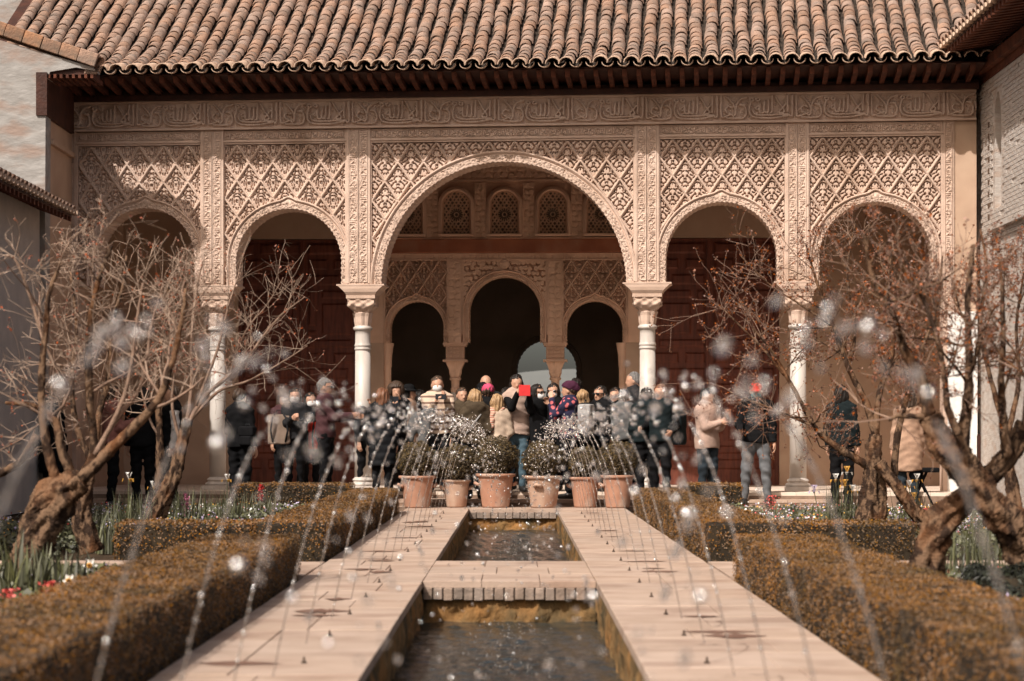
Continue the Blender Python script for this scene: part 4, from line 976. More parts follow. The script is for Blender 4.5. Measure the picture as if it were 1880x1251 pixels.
tree('bare_tree', 'many-stemmed bare tree with pale twigs spreading towards the panelled door', [
    (pl(dC, (280,962), (300,915), (322,868), (338,800), (346,770)), .085, .05, 0),
    (pl(dC+.2, (292,900), (294,840), (292,780), (288,700), (300,610), (310,520)), .05, .012, .9),
    (pl(dC, (340,790), (375,730), (420,690), (460,650), (505,590), (560,545)), .028, .006, 1.3),
    (pl(dC, (345,775), (352,700), (352,620), (360,540), (372,480)), .026, .008, 1.0),
    (pl(dC, (346,775), (400,720), (455,700), (510,670), (565,635)), .02, .005, 1.2),
    (pl(dC+.2, (330,810), (316,740), (325,660), (335,580), (322,500)), .02, .006, .9),
    (pl(dC, (420,690), (450,610), (490,560), (520,510)), .012, .004, .8),
    (pl(dC-.2, (360,745), (400,640), (420,560), (440,500)), .018, .005, .9)], 13, MT, 13, (bud_m, .35, 4, .022), crown_len=(.25, .65), up=.2)
MR = (bark, bark, twig_r)
dD = 13.2
tree('budding_tree', 'thick forked old tree leaning in from the right edge', [
    (pl(dD, (1930,1060), (1878,985), (1833,942), (1790,885), (1755,841), (1723,801), (1706,764)), .135, .055, 0),
    (pl(dD+.3, (1700,1062), (1712,995), (1735,950), (1772,915), (1810,880), (1850,840), (1885,780)), .095, .05, 0),
    (pl(dD, (1765,850), (1770,790), (1776,740), (1780,670), (1776,560), (1786,450)), .045, .014, .8),
    (pl(dD, (1706,764), (1692,700), (1660,640), (1640,580), (1600,500), (1585,430)), .04, .010, .9),
    (pl(dD+.2, (1850,840), (1842,780), (1838,700), (1842,600), (1836,480)), .035, .010, .7),
    (pl(dD, (1706,764), (1680,765), (1650,764), (1632,772)), .022, .010, .5),
    (pl(dD-.2, (1760,800), (1740,750), (1735,700), (1720,620), (1690,540), (1660,470)), .026, .007, .9),
    (pl(dD-.2, (1885,780), (1890,700), (1905,600)), .03, .015, .3)], 12, MR, 14, (leaf_r, .6, 4, .022), leaf_r, 2600, crown_len=(.25, .55))
dE = 21.0
tree('budding_tree', 'dense budding shrub tree full of bronze leaves before the right columns', [
    (pl(dE, (1598,965), (1604,900), (1603,841), (1608,798)), .12, .06, 0),
    (pl(dE-.2, (1712,978), (1672,930), (1640,885), (1612,850)), .07, .055, 0),
    (pl(dE, (1605,860), (1568,841), (1525,813), (1496,784), (1460,720), (1420,650), (1380,600)), .045, .008, 1.4),
    (pl(dE, (1608,800), (1590,740), (1560,680), (1530,600), (1500,520), (1480,450)), .04, .008, 1.3),
    (pl(dE, (1608,798), (1615,720), (1640,640), (1630,540), (1640,440)), .035, .008, 1.1),
    (pl(dE+.2, (1640,880), (1648,800), (1662,740), (1690,650), (1720,560), (1730,470)), .04, .008, 1.1),
    (pl(dE, (1496,784), (1440,760), (1390,740), (1340,720)), .016, .005, 1.1),
    (pl(dE, (1440,690), (1400,640), (1350,590), (1318,560)), .014, .004, 1.1),
    (pl(dE+.1, (1530,600), (1470,560), (1410,520), (1360,470)), .014, .004, 1.1),
    (pl(dE+.2, (1560,680), (1570,600), (1555,500), (1570,410)), .018, .006, 1.0)], 15, MR, 15, (leaf_r, .9, 5, .024), leaf_r, 6500, crown_len=(.25, .6), up=.15)
dF = 17.5
tree('budding_tree', 'slender budding tree against the brick wall at far right', [
    (pl(dF, (1850,1010), (1862,930), (1850,850), (1846,790)), .06, .035, 0),
    (pl(dF, (1846,790), (1820,700), (1800,600), (1812,500), (1800,420)), .025, .008, 1.1),
    (pl(dF, (1850,800), (1870,700), (1866,600), (1880,500)), .025, .008, 1.0)], 11, MR, 16, (leaf_r, .8, 4, .024), leaf_r, 3000, crown_len=(.25, .6))

# ------------------------------------------------------------------ flower beds
def blades(n, h, wd, sprd, rg, bend=.5):
    V = []; F = []
    for k in range(n):
        a = rg.uniform(0, 6.283); r_ = sprd*rg.random()**.5; x, y = r_*math.cos(a), r_*math.sin(a); b_ = rg.uniform(0, 6.283); L_ = h*rg.uniform(.55, 1.1); bd = bend*rg.random()**1.5
        dx, dy = math.cos(b_), math.sin(b_); px_, py_ = -dy, dx; o = len(V)
        for i in range(5):
            u = i/4; w_ = wd*(1-u**2)*.5+.0006; q = bd*L_*u*u
            cx, cy_, cz = x+dx*q, y+dy*q, L_*u*(1-.25*bd*u)
            V += [(cx-px_*w_, cy_-py_*w_, cz), (cx+px_*w_, cy_+py_*w_, cz)]
        for i in range(4): F.append((o+2*i, o+2*i+1, o+2*i+3, o+2*i+2))
    return np.array(V), np.array(F)
petal_w = flat('white_petal', (.72,.70,.66), .5); petal_y = flat('yellow_petal', (.68,.36,.07), .5); petal_l = flat('lilac_petal', (.48,.40,.55), .5)
petal_r = flat('red_petal', (.50,.035,.035), .5); petal_p = flat('pink_petal', (.55,.18,.30), .5); petal_c = flat('coral_petal', (.62,.12,.10), .5)
def iris(px, py, d, h, n, label, flowers=(), wd=.016):
    base = P(px, py, d); base.z = -.06; rg = np.random.default_rng(int(px*3+py))
    e = empty('iris_clump', label, 'flower', 'irises in the beds', base)
    V, F = blades(n, h, wd, .22, rg); obj('leaves', mesh_np('leaves', V, F, False, iris_leaf), e)
    for (dx, dz, c1, c2) in flowers:
        MB().tube([(dx*.6,0,0),(dx*.85,.01,dz*.5),(dx,0,dz)], .005, 5).build('stalk', iris_leaf, e)
        m1 = MB(); m2 = MB()
        for q in range(3):
            a = 2.09*q+.4; ca, sa = math.cos(a), math.sin(a)
            def pet(m_, up_, out, wd_):
                v = [(dx,0,dz)]
                for (o_, u_, w_) in ((out*.5, up_*.55, wd_*.5), (out*.85, up_, wd_), (out, up_*.8-(.03 if up_ < .03 else 0), wd_*.4)):
                    v += [(dx+ca*o_-sa*w_, sa*o_+ca*w_, dz+u_), (dx+ca*o_+sa*w_, sa*o_-ca*w_, dz+u_)]
                m_.add(v, [(0,1,2),(1,3,4,2),(3,5,6,4)])
            pet(m1, .075, .035, .016); a += 1.05; ca, sa = math.cos(a), math.sin(a); pet(m2, .012, .065, .018)
        fl_ = m1.build('upper_petals', c1, e); m2.build('falls', c2, e)
    return e
W, Y_, L_p = petal_w, petal_y, petal_l
iris(240, 950, 21.5, .55, 130, 'tall green iris clump with one yellow and white bloom, left bed', [(-.02,.66,W,Y_)])
iris(205, 975, 20.2, .45, 120, 'dense iris leaves between the two left trunks')
iris(350, 930, 24, .55, 130, 'iris leaves near the left column base with white-yellow bloom', [(-.42,.52,W,Y_)], .013)
iris(420, 925, 25, .5, 140, 'iris clump below the left outer column with a white bloom', [(-.02,.58,W,Y_)], .013)
iris(480, 930, 26.5, .42, 110, 'low leafy clump beside the far left hedge', (), .012)
iris(60, 1075, 14.0, .42, 60, 'broad-leaved iris clump beneath the gnarled trunk', (), .035)
iris(120, 1070, 13.6, .40, 70, 'broad blue-green narcissus leaves by the near left hedge', (), .03)
iris(10, 1080, 13.5, .5, 40, 'iris leaves at the left edge of the picture', (), .03)
iris(1555, 935, 23, .6, 110, 'tall iris clump with yellow and white blooms left of the right trunk', [(-.12,.62,W,Y_),(.0,.70,Y_,W),(.06,.5,W,Y_),(-.35,.5,L_p,L_p),(-.02,.56,Y_,Y_)], .013)
iris(1675, 930, 23, .55, 80, 'iris clump with white and yellow blooms right of the trunk', [(-.03,.55,W,Y_),(.05,.62,W,Y_),(.02,.42,Y_,Y_)], .013)
iris(1790, 1010, 15.2, .62, 75, 'iris clump under the forked trunk, leaves standing upright', [(-.02,.62,Y_,W)], .012)
iris(1430, 935, 25.5, .3, 90, 'low clump of leaves before the right inner column', (), .012)
iris(1490, 930, 26, .3, 100, 'short flowering clump at the foot of the right outer column', (), .012)
def star_flower(px, py, d, mat, label, r_=.045, n=6):
    c = P(px, py, d); base = Vector((c.x, c.y, -.06)); e = empty('daffodil', label, 'flower', None, base); z = c.z+.06
    MB().tube([(0,.02,0),(0,.01,z*.6),(0,0,z)], .005, 5).build('stalk', iris_leaf, e)
    m_ = MB()
    for q in range(n):
        a = 6.283*q/n; ca, sa = math.cos(a), math.sin(a)
        m_.add([(0,-.01,z),(ca*r_*.55-sa*r_*.3,-.016,z+sa*r_*.55+ca*r_*.3),(ca*r_,-.01,z+sa*r_),(ca*r_*.55+sa*r_*.3,-.016,z+sa*r_*.55-ca*r_*.3)], [(0,1,2,3)])
    m_.build('petals', mat, e)
    o = MB().lathe([(.004,0),(.014,.0),(.018,.025),(.012,.025)], 10).build('trumpet', petal_y, e, True); o.location = (0,-.012,z); o.rotation_euler = (R(90),0,0)
star_flower(128, 1066, 13.2, petal_w, 'white daffodil facing the camera above the near left hedge')
star_flower(166, 1038, 13.6, petal_w, 'pale daffodil beside the daffodil above the left hedge', .05)
def spike(px, py, d, mat, label, h=.16, r_=.035):
    c = P(px, py, d); base = Vector((c.x, c.y, -.06)); e = empty('hyacinth', label, 'flower', None, base); z = c.z+.06; rg = np.random.default_rng(int(px))
    MB().tube([(0,0,0),(0,0,z)], .006, 5).build('stalk', iris_leaf, e)
    n = 160; C = np.c_[rg.normal(0, r_*.5, n), rg.normal(0, r_*.5, n), z-h/2+h*rg.random(n)]
    V, F = leaf_cloud(C, rg.normal(size=(n, 3)), .026, rg, 1, .8); obj('florets', mesh_np('florets', V, F, False, mat), e)
spike(20, 1105, 12.6, petal_c, 'coral red flower spike at lower left edge', .15, .05)
spike(94, 1080, 13.0, petal_c, 'small coral flower beside the near left hedge', .08, .05)
spike(342, 930, 24, petal_p, 'pink flower spike among the left irises', .28, .03)
spike(479, 905, 26.5, petal_r, 'dark red flower spike before the left hedge', .2, .03)
spike(1415, 925, 26, petal_c, 'coral flower cluster below the person in the red cap', .2, .09)
spike(1700, 945, 21.5, petal_c, 'coral bloom right of the dense budding tree', .12, .07)
# pansies and weeds: ground cover nobody could count
def cover(x0, x1, y0, y1, n, mat, size, zt, nm, seed):
    rg = np.random.default_rng(seed); cl = np.c_[rg.uniform(x0, x1, 60), rg.uniform(y0, y1, 60)]; i = rg.integers(0, 60, n)
    C = np.c_[np.clip(cl[i, 0]+rg.normal(0, .16, n), x0, x1), np.clip(cl[i, 1]+rg.normal(0, .3, n), y0, y1), -.06+zt*rg.random(n)**.7]
    V, F = leaf_cloud(C, np.tile([0, -.5, .8], (n, 1)), size, rg, .7, .8); obj(nm, mesh_np(nm, V, F, False, mat), kind='stuff')
for s in (-1, 1):
    xs = (-5.8, -2.3) if s < 0 else (2.3, 5.8)
    cover(*xs, 19, 28.5, 14000, iris_leaf, .05, .20, 'ground_cover', 31+s)
    cover(*xs, 21, 28.4, 1500, petal_w, .028, .24, 'white_pansies', 41+s)
    cover(*xs, 21, 28.4, 1300, petal_l, .028, .24, 'lilac_pansies', 51+s)
    cover(*xs, 21, 28.4, 500, petal_y, .028, .24, 'yellow_pansies', 61+s)
    cover(*xs, 21, 28.4, 350, petal_c, .028, .24, 'coral_pansies', 71+s)
    xs = (-5, -2.3) if s < 0 else (2.3, 5)
    cover(*xs, 9, 15.8, 9000, iris_leaf, .05, .16, 'ground_cover', 81+s)
    cover(*xs, 12 if s > 0 else 13, 15.6, 1300 if s > 0 else 200, petal_l, .028, .2, 'lilac_pansies', 91+s)
    cover(*xs, 12 if s > 0 else 13, 15.6, 350 if s > 0 else 120, petal_w, .028, .2, 'white_pansies', 95+s)
    cover(*xs, 12, 15.6, 130, petal_c, .028, .2, 'coral_pansies', 97+s)
# dark clipped bush and brick edging at right
e = empty('dark_bush', 'dark green rounded bush at the right edge above the hedge', 'bush', None, P(1835, 1105, 12.8)*1.0); e.location.z = -.05
n = 9000; rg = np.random.default_rng(5); dr = rg.normal(size=(n, 3)); dr /= np.linalg.norm(dr, axis=1)[:, None]; dr[:,2] = np.abs(dr[:,2]); C = dr*np.array([.36,.36,.33])*(1-np.abs(rg.normal(0, .12, n)))[:, None]*(1+.1*np.sin(dr[:,0]*7+dr[:,2]*5))[:, None]
V, F = leaf_cloud(C, dr+np.array([0,0,.3]), .05, rg, .6, .22); obj('foliage', mesh_np('foliage', V, F, False, dark_leaf), e)
MB().lathe([(.30,0),(.29,.15),(.2,.25),(0,.28)], 14).build('dark_core', hedge_in, e)
for s in (-1, 1):
    ed = empty('brick_edging', f'low brick edging of the near {"left" if s < 0 else "right"} bed at the crossing', 'edging', None, (s*3.3, 15.9, 0))
    for k in range(20):
        bevel(MB().box(-1.0+.11*k, -.895+.11*k, -.06, .06, -.1, .07+random.uniform(-.006,.006)).build('brick', cm, ed), .008, 1)
    bevel(MB().box(-1.0, 1.2, -.085, .085, .078, .115).build('coping', slab_m, ed), .008, 1)
# ------------------------------------------------------------------ people (signed-distance bodies turned into one surface)
def surface_net(F, o, h):
    nx, ny, nz = F.shape; S_ = F < 0; acc = np.zeros((nx-1, ny-1, nz-1, 3), np.float32); cnt = np.zeros((nx-1, ny-1, nz-1), np.float32)
    sh = (nx-1, ny-1, nz-1)
    for ax in range(3):
        for a in (0, 1):
            for b_ in (0, 1):
                off = [0, 0, 0]; oth = [i for i in range(3) if i != ax]; off[oth[0]] = a; off[oth[1]] = b_; of2 = off.copy(); of2[ax] = 1
                sl = tuple(slice(off[i], off[i]+sh[i]) for i in range(3)); s2 = tuple(slice(of2[i], of2[i]+sh[i]) for i in range(3))
                A, B = F[sl], F[s2]; cr = S_[sl] != S_[s2]; t_ = np.where(cr, A/np.where(cr, A-B, 1), 0)
                for i in range(3): acc[..., i] += np.where(cr, off[i] if i != ax else t_, 0)
                cnt += cr
    act = cnt > 0; idx = np.full(sh, -1, np.int32); idx[act] = np.arange(act.sum()); ii = np.argwhere(act)
    V = o+h*(ii+acc[act]/cnt[act][:, None]); Q = []
    for ax in range(3):
        o1, o2 = [(1, 2), (2, 0), (0, 1)][ax]
        A = np.moveaxis(S_, (ax, o1, o2), (0, 1, 2)); I = np.moveaxis(idx, (ax, o1, o2), (0, 1, 2))
        cr = (A[:-1] != A[1:])[:, 1:-1, 1:-1]; inn_ = A[:-1][:, 1:-1, 1:-1]; k = np.argwhere(cr)
        if len(k) == 0: continue
        i, j, l = k[:, 0], k[:, 1]+1, k[:, 2]+1
        q = np.stack([I[i, j-1, l-1], I[i, j, l-1], I[i, j, l], I[i, j-1, l]], 1); fl_ = ~inn_[cr]; q[fl_] = q[fl_][:, ::-1]; Q.append(q)
    return V, np.concatenate(Q)
class SD:
    def __init__(s, k=.03): s.p = []; s.k = k; s.cut = []
    def cone(s, a, b_, r0, r1, sq=1.0, k=None): s.p.append(('c', np.array(a, float), np.array(b_, float), r0, r1, sq, k)); return s
    def ell(s, c, r, k=None): s.p.append(('e', np.array(c, float), np.array(r, float), 0, 0, 1, k)); return s
    def box(s, c, r, rd=.02, k=None): s.p.append(('b', np.array(c, float), np.array(r, float), rd, 0, 1, k)); return s
    def mesh(s, h, disp=None):
        lo = np.min([np.minimum(p[1]-(p[2] if p[0] != 'c' else max(p[3], p[4])), p[1] if p[0] != 'c' else p[2]-max(p[3], p[4])) for p in s.p], 0)-.05
        hi = np.max([np.maximum(p[1]+(p[2] if p[0] != 'c' else max(p[3], p[4])), p[1] if p[0] != 'c' else p[2]+max(p[3], p[4])) for p in s.p], 0)+.05
        n = np.ceil((hi-lo)/h).astype(int)+1; ax = [lo[i]+h*np.arange(n[i]) for i in range(3)]; D = np.full(n, 1.0, np.float32)
        for (ty, a, b_, r0, r1, sq, k) in s.p:
            k = k or s.k; m_ = .055
            if ty == 'c': l0 = np.minimum(a-r0, b_-r1)-m_; h0 = np.maximum(a+r0, b_+r1)+m_
            else: l0 = a-b_-m_; h0 = a+b_+m_
            if ty == 'b': l0 -= r0; h0 += r0
            i0 = np.clip(np.floor((l0-lo)/h).astype(int), 0, n-1); i1 = np.clip(np.ceil((h0-lo)/h).astype(int)+1, 1, n)
            X = ax[0][i0[0]:i1[0]][:, None, None]; Y = ax[1][i0[1]:i1[1]][None, :, None]; Z = ax[2][i0[2]:i1[2]][None, None, :]
            if ty == 'c':
                d = b_-a; dd = max(d@d, 1e-9); t_ = np.clip(((X-a[0])*d[0]+(Y-a[1])*d[1]+(Z-a[2])*d[2])/dd, 0, 1)
                e = np.sqrt((X-a[0]-t_*d[0])**2+((Y-a[1]-t_*d[1])/sq)**2+(Z-a[2]-t_*d[2])**2)-(r0+(r1-r0)*t_)
            elif ty == 'e':
                q = np.sqrt(((X-a[0])/b_[0])**2+((Y-a[1])/b_[1])**2+((Z-a[2])/b_[2])**2); e = (q-1)*b_.min()
            else:
                qx, qy, qz = np.abs(X-a[0])-b_[0], np.abs(Y-a[1])-b_[1], np.abs(Z-a[2])-b_[2]
                e = np.sqrt(np.maximum(qx, 0)**2+np.maximum(qy, 0)**2+np.maximum(qz, 0)**2)+np.minimum(np.maximum(np.maximum(qx, qy), qz), 0)-r0
            sl = (slice(i0[0], i1[0]), slice(i0[1], i1[1]), slice(i0[2], i1[2])); C_ = D[sl]; hh_ = np.clip(.5+.5*(C_-e)/k, 0, 1)
            D[sl] = C_*(1-hh_)+e*hh_-k*hh_*(1-hh_)
        G = (ax[0][:, None, None], ax[1][None, :, None], ax[2][None, None, :])
        if disp: D = D-disp(*G)
        for c in s.cut: D = np.maximum(D, c(*G))
        D[0] = D[-1] = 1; D[:, 0] = D[:, -1] = 1; D[:, :, 0] = D[:, :, -1] = 1
        return surface_net(D.astype(np.float32), lo, h)
def cloth(name, c, rough=.85, amp=.75, bump=.25, bscale=140): return M(name, c, tuple(x*amp for x in c), 9, rough, bump, bscale, .08, detail=3)
def pattern(name, kind, c1, c2, c3=None, scale=10):
    m = cloth(name, c1); t = m.node_tree; N = t.nodes; L = t.links; b_ = N['Principled BSDF']; tc = N.new('ShaderNodeTexCoord')
    mx = N.new('ShaderNodeMix'); mx.data_type = 'RGBA'; mx.inputs[6].default_value = (*c1, 1); mx.inputs[7].default_value = (*c2, 1)
    if kind == 'stripe':
        w_ = N.new('ShaderNodeTexWave'); w_.bands_direction = 'Z'; w_.inputs['Scale'].default_value = scale; w_.inputs['Distortion'].default_value = .6; L.new(tc.outputs['Object'], w_.inputs[0])
        r_ = N.new('ShaderNodeMapRange'); r_.inputs[1].default_value = .72; r_.inputs[2].default_value = .8; L.new(w_.outputs[1], r_.inputs[0]); L.new(r_.outputs[0], mx.inputs[0])
    else:
        v = N.new('ShaderNodeTexVoronoi'); v.inputs['Scale'].default_value = scale; v.inputs['Randomness'].default_value = 1 if kind == 'floral' else .35; L.new(tc.outputs['Object'], v.inputs[0])
        r_ = N.new('ShaderNodeMapRange'); a, c = ((.36, .44) if kind == 'floral' else (.30, .34)); r_.inputs[1].default_value = c; r_.inputs[2].default_value = a; L.new(v.outputs['Distance'], r_.inputs[0]); L.new(r_.outputs[0], mx.inputs[0])
        if kind == 'floral': 
            r_.inputs[1].default_value = .40; r_.inputs[2].default_value = .30
    L.new(mx.outputs[2], b_.inputs['Base Color']); return m
SK = M('skin', (.52,.30,.205), (.46,.255,.17), 14, .5, 0, 1, .35); SK2 = M('tan_skin', (.38,.20,.13), (.33,.17,.11), 14, .5, 0, 1, .35)
HB = M('black_hair', (.010,.008,.007), (.018,.013,.011), 40, .5, .3, 120, .25, stretch=(1,1,.2)); HA = M('auburn_hair', (.20,.085,.04), (.11,.045,.024), 40, .45, .3, 120, .5, stretch=(1,1,.2))
HBL = M('blond_hair', (.42,.27,.14), (.24,.14,.07), 40, .5, .3, 120, .4, stretch=(1,1,.2)); HG = M('grey_hair', (.20,.19,.185), (.11,.105,.10), 40, .6, .3, 120, .3); HBR = M('brown_hair', (.06,.034,.02), (.035,.02,.012), 40, .5, .3, 120, .4)
BLK = cloth('black_cloth', (.009,.009,.010)); PUF = cloth('black_quilt', (.012,.013,.015), .6); CHAR = cloth('charcoal_cloth', (.026,.026,.028)); JEAN = cloth('blue_denim', (.085,.135,.17)); DJEAN = cloth('dark_denim', (.03,.04,.05))
TAN = cloth('tan_cloth', (.42,.27,.19)); CRM = cloth('cream_cloth', (.56,.43,.33)); OLV = cloth('olive_cloth', (.075,.055,.036)); PUR = cloth('plum_knit', (.075,.035,.038)); PNK = cloth('dusty_pink_quilt', (.47,.33,.27)); GRY = cloth('grey_tracksuit', (.16,.165,.175)); TEAL = cloth('dark_teal_cloth', (.012,.018,.020)); WHT = cloth('white_cotton', (.62,.60,.58)); SAL = cloth('salmon_cloth', (.36,.16,.13)); GRYJ = cloth('grey_jacket', (.13,.13,.13)); RED = cloth('red_cloth', (.62,.05,.03)); HOT = cloth('hot_pink_knit', (.60,.08,.16)); PLUM = cloth('plum_turban', (.07,.022,.045)); BEIGEV = cloth('beige_vest', (.46,.33,.27))
STRP = pattern('striped_knit', 'stripe', (.56,.43,.33), (.17,.11,.085), scale=3.2); FLOR = pattern('floral_cloth', 'floral', (.028,.026,.055), (.52,.13,.14), scale=13); DOTS = pattern('polka_knit', 'dots', (.014,.013,.013), (.68,.64,.60), scale=22); SCARF = pattern('striped_scarf', 'stripe', (.55,.40,.30), (.45,.14,.10), scale=9)
MASKW = flat('white_mask', (.74,.73,.72), .7); MASKT = flat('teal_mask', (.16,.34,.36), .7); GLS = flat('dark_lens', (.012,.012,.013), .15, .6); LIP = flat('lips', (.36,.10,.08), .5); EYE = flat('eye', (.02,.015,.012), .3, .5); SHOE = flat('dark_shoe', (.025,.023,.022), .5); PHB = flat('black_phone', (.012,.012,.014), .2, .5); PHR = flat('red_case', (.62,.035,.035), .4); PHT = flat('tan_case', (.36,.13,.06), .5); BEIGE = cloth('beige_backpack', (.27,.20,.155)); GREYBP = cloth('light_grey_backpack', (.36,.35,.345))
def ik(sh, tg, a, b_, pole):
    d = tg-sh; L_ = min(d.length, a+b_-.004); d = d.normalized(); x = (a*a-b_*b_+L_*L_)/(2*L_); hgt = math.sqrt(max(0, a*a-x*x)); pp = pole-d*pole.dot(d); pp.normalize(); return sh+d*x+pp*hgt, sh+d*L_
def join_np(parts):
    V = []; F = []; o = 0
    for v, f in parts: V.append(v); F.append(f+o); o += len(v)
    return np.concatenate(V), np.concatenate(F)
def rotv(V, yaw, pitch, piv, roll=0):
    m_ = np.array(Matrix.Rotation(yaw, 3, 'Z') @ Matrix.Rotation(pitch, 3, 'X') @ Matrix.Rotation(roll, 3, 'Y')); return (V @ m_.T)+piv
PEOPLE = {}
def person(key, label, px, ptop, d, z0, yaw, top=BLK, sleeves=None, bottom=DJEAN, hair=('short', HB), skin=SK, hem=.86, coat=False, puffy=0, hands=None, head=(0, 0), bulk=1.0, hood=False, hat=None, mask=None, glasses=False, scarf=None, female=True, stance=.09, low=True, walk=0.0, collar=True, quilt=False, headz=0):
    X = (px-VX)/FPX*d; ztop = CAM_H+(VY-ptop)/FPX*d; H = min(1.9, max(1.5, ztop-z0)); k = H/1.70
    e = empty('person', label, 'person', 'visitors in front of the portico', (X, d, z0), R(yaw)); PEOPLE[key] = e
    if hands is None: hands = ((.235, -.05, .80), (-.235, -.05, .80))
    shz, hipz, kz = 1.40*k, .92*k, .49*k; shx = (.150 if female else .175)*k; bw = 1.13*bulk*k
    arms = []
    for (tx, ty, tz), s in zip(hands, (1, -1)):
        sh = Vector((s*shx, .0, shz-.03)); el, wr = ik(sh, Vector((tx*k, ty*k, tz*k)), .285*k, .25*k, Vector((s*.22, .22, -1))); arms.append((sh, el, wr, s))
    legs = []
    for s in (1, -1):
        hp = Vector((s*.085*k, 0, hipz)); an = Vector((s*stance*k, s*walk*k+.02, .09)); kn = (hp+an)/2+Vector((s*.01, -.035*k, 0)); legs.append((hp, kn, an, s))
    # body: one continuous surface, with head and hands
    B = SD(.035)
    B.cone((0,0,hipz), (0,0,1.12*k), .125*bw, .115*bw, .72).cone((0,0,1.12*k), (0,0,1.34*k), .125*bw, .14*bw, .70).cone((-shx*.8,0,shz-.03), (shx*.8,0,shz-.03), .052*bw, .052*bw).cone((0,.005,shz), (0,-.01,1.54*k), .055*k, .052*k)
    for sh, el, wr, s in arms: B.cone(sh, el, .046*bw, .036*bw).cone(el, wr, .036*bw, .026*k)
    for hp, kn, an, s in legs: B.cone(hp, kn, .078*bw, .054*bw).cone(kn, an, .052*bw, .036*k)
    parts = [B.mesh(.024)]
    Hd = SD(.018); hk = 1.13*k**.5
    Hd.ell((0,.008,.018), (.077*hk,.094*hk,.098*hk)).ell((0,-.022,-.042), (.056*hk,.066*hk,.070*hk)).ell((0,-.052,-.088), (.026,.024,.022)).cone((0,-.086,.012), (0,-.106,-.028), .009, .014, k=.012)
    Hd.cone((0,.02,-.06), (0,.02,-.15), .05*hk, .054*hk).ell((.078*hk,.008,-.010), (.010,.022,.032), k=.008).ell((-.078*hk,.008,-.010), (.010,.022,.032), k=.008).cone((-.04,-.083,.018), (.04,-.083,.018), .010, .010, k=.015)
    hv, hfc = Hd.mesh(.0095); piv = np.array([0, -.012-.02*headz, H-.118*hk]); hy, hp_ = R(head[0]), R(head[1])
    parts.append((rotv(hv, hy, hp_, piv), hfc))
    for sh, el, wr, s in arms:
        fd = (wr-el).normalized(); inw = Vector((-s, 0, 0)); inw = (inw-fd*inw.dot(fd)); inw = inw.normalized() if inw.length > .1 else Vector((0, -1, 0)); sd = fd.cross(inw)
        Hn = SD(.008); w0 = wr; Hn.cone(w0, w0+fd*.03, .024, .026).cone(w0+fd*.03-sd*.018, w0+fd*.085-sd*.024, .017, .015).cone(w0+fd*.03+sd*.018, w0+fd*.085+sd*.024, .017, .015).cone(w0+fd*.03, w0+fd*.085, .018, .016)
        for q, (o_, L_) in enumerate(((-.028,.070), (-.010,.080), (.010,.076), (.027,.060))):
            p0 = w0+fd*.085+sd*o_; p1 = p0+fd*L_*.5+inw*.010; p2 = p1+fd*L_*.30+inw*.026; Hn.cone(p0, p1, .0095, .0085).cone(p1, p2, .0085, .0075)
        t0 = w0+fd*.03-sd*.022; t1 = t0+fd*.035-sd*.030+inw*.012; Hn.cone(t0, t1, .012, .010).cone(t1, t1+fd*.03+inw*.012, .010, .008)
        parts.append(Hn.mesh(.0065))
    V, F = join_np(parts); obj('body', mesh_np('body', V, F, True, skin), e)
    # face
    fc = MB()
    for s in (-1, 1): fc.box(s*.030-.010, s*.030+.010, -.0905, -.078, .004, .010).box(s*.031-.015, s*.031+.015, -.0945, -.078, .022, .0255)
    V = rotv(np.array(fc.v), hy, hp_, piv); obj('eyes', mesh_np('eyes', V, np.array(fc.f), False, EYE), e)
    if not mask:
        lv, lf = SD(.01).ell((0,-.078,-.058), (.024,.012,.008)).mesh(.006); obj('mouth', mesh_np('mouth', rotv(lv, hy, hp_, piv), lf, True, LIP), e)
    else:
        mk = SD(.01).ell((0,-.045,-.045), (.072,.072,.066)); mk.cut = [lambda X, Y, Z: (Y+.045+0*X+0*Z), lambda X, Y, Z: Z-.005+0*X+0*Y+.3*(Y+.11)]
        lv, lf = mk.mesh(.008); obj('face_mask', mesh_np('face_mask', rotv(lv, hy, hp_, piv), lf, True, mask), e)
    if glasses:
        gm_ = MB()
        for s in (-1, 1): gm_.box(s*.034-.027, s*.034+.027, -.106, -.094, -.010, .026).box(s*.064-.004, s*.082, -.10, .02, .012, .02)
        gm_.box(-.01, .01, -.106, -.098, .012, .020); V = rotv(np.array(gm_.v), hy, hp_, piv); obj('sunglasses' if glasses != 'clear' else 'glasses', mesh_np('glasses', V, np.array(gm_.f), False, GLS), e)
    # hair / headwear
    hs, hm = hair; Hr = SD(.02); cutb = (0, -.115, -.07, .062, .10, .105)
    strand = lambda X, Y, Z: .006*np.sin(np.arctan2(X, Y+.02)*17+Z*14)+.004*np.sin(np.arctan2(X, Y)*37+Z*9)+.004*np.sin(Z*45+X*20)
    def facecut(w_=.062, zt=.05): 
        return lambda X, Y, Z: -(np.sqrt(np.maximum(np.abs(X)-w_, 0)**2+np.maximum(Y+.035, 0)**2+np.maximum(Z-zt, 0)**2)-.012)
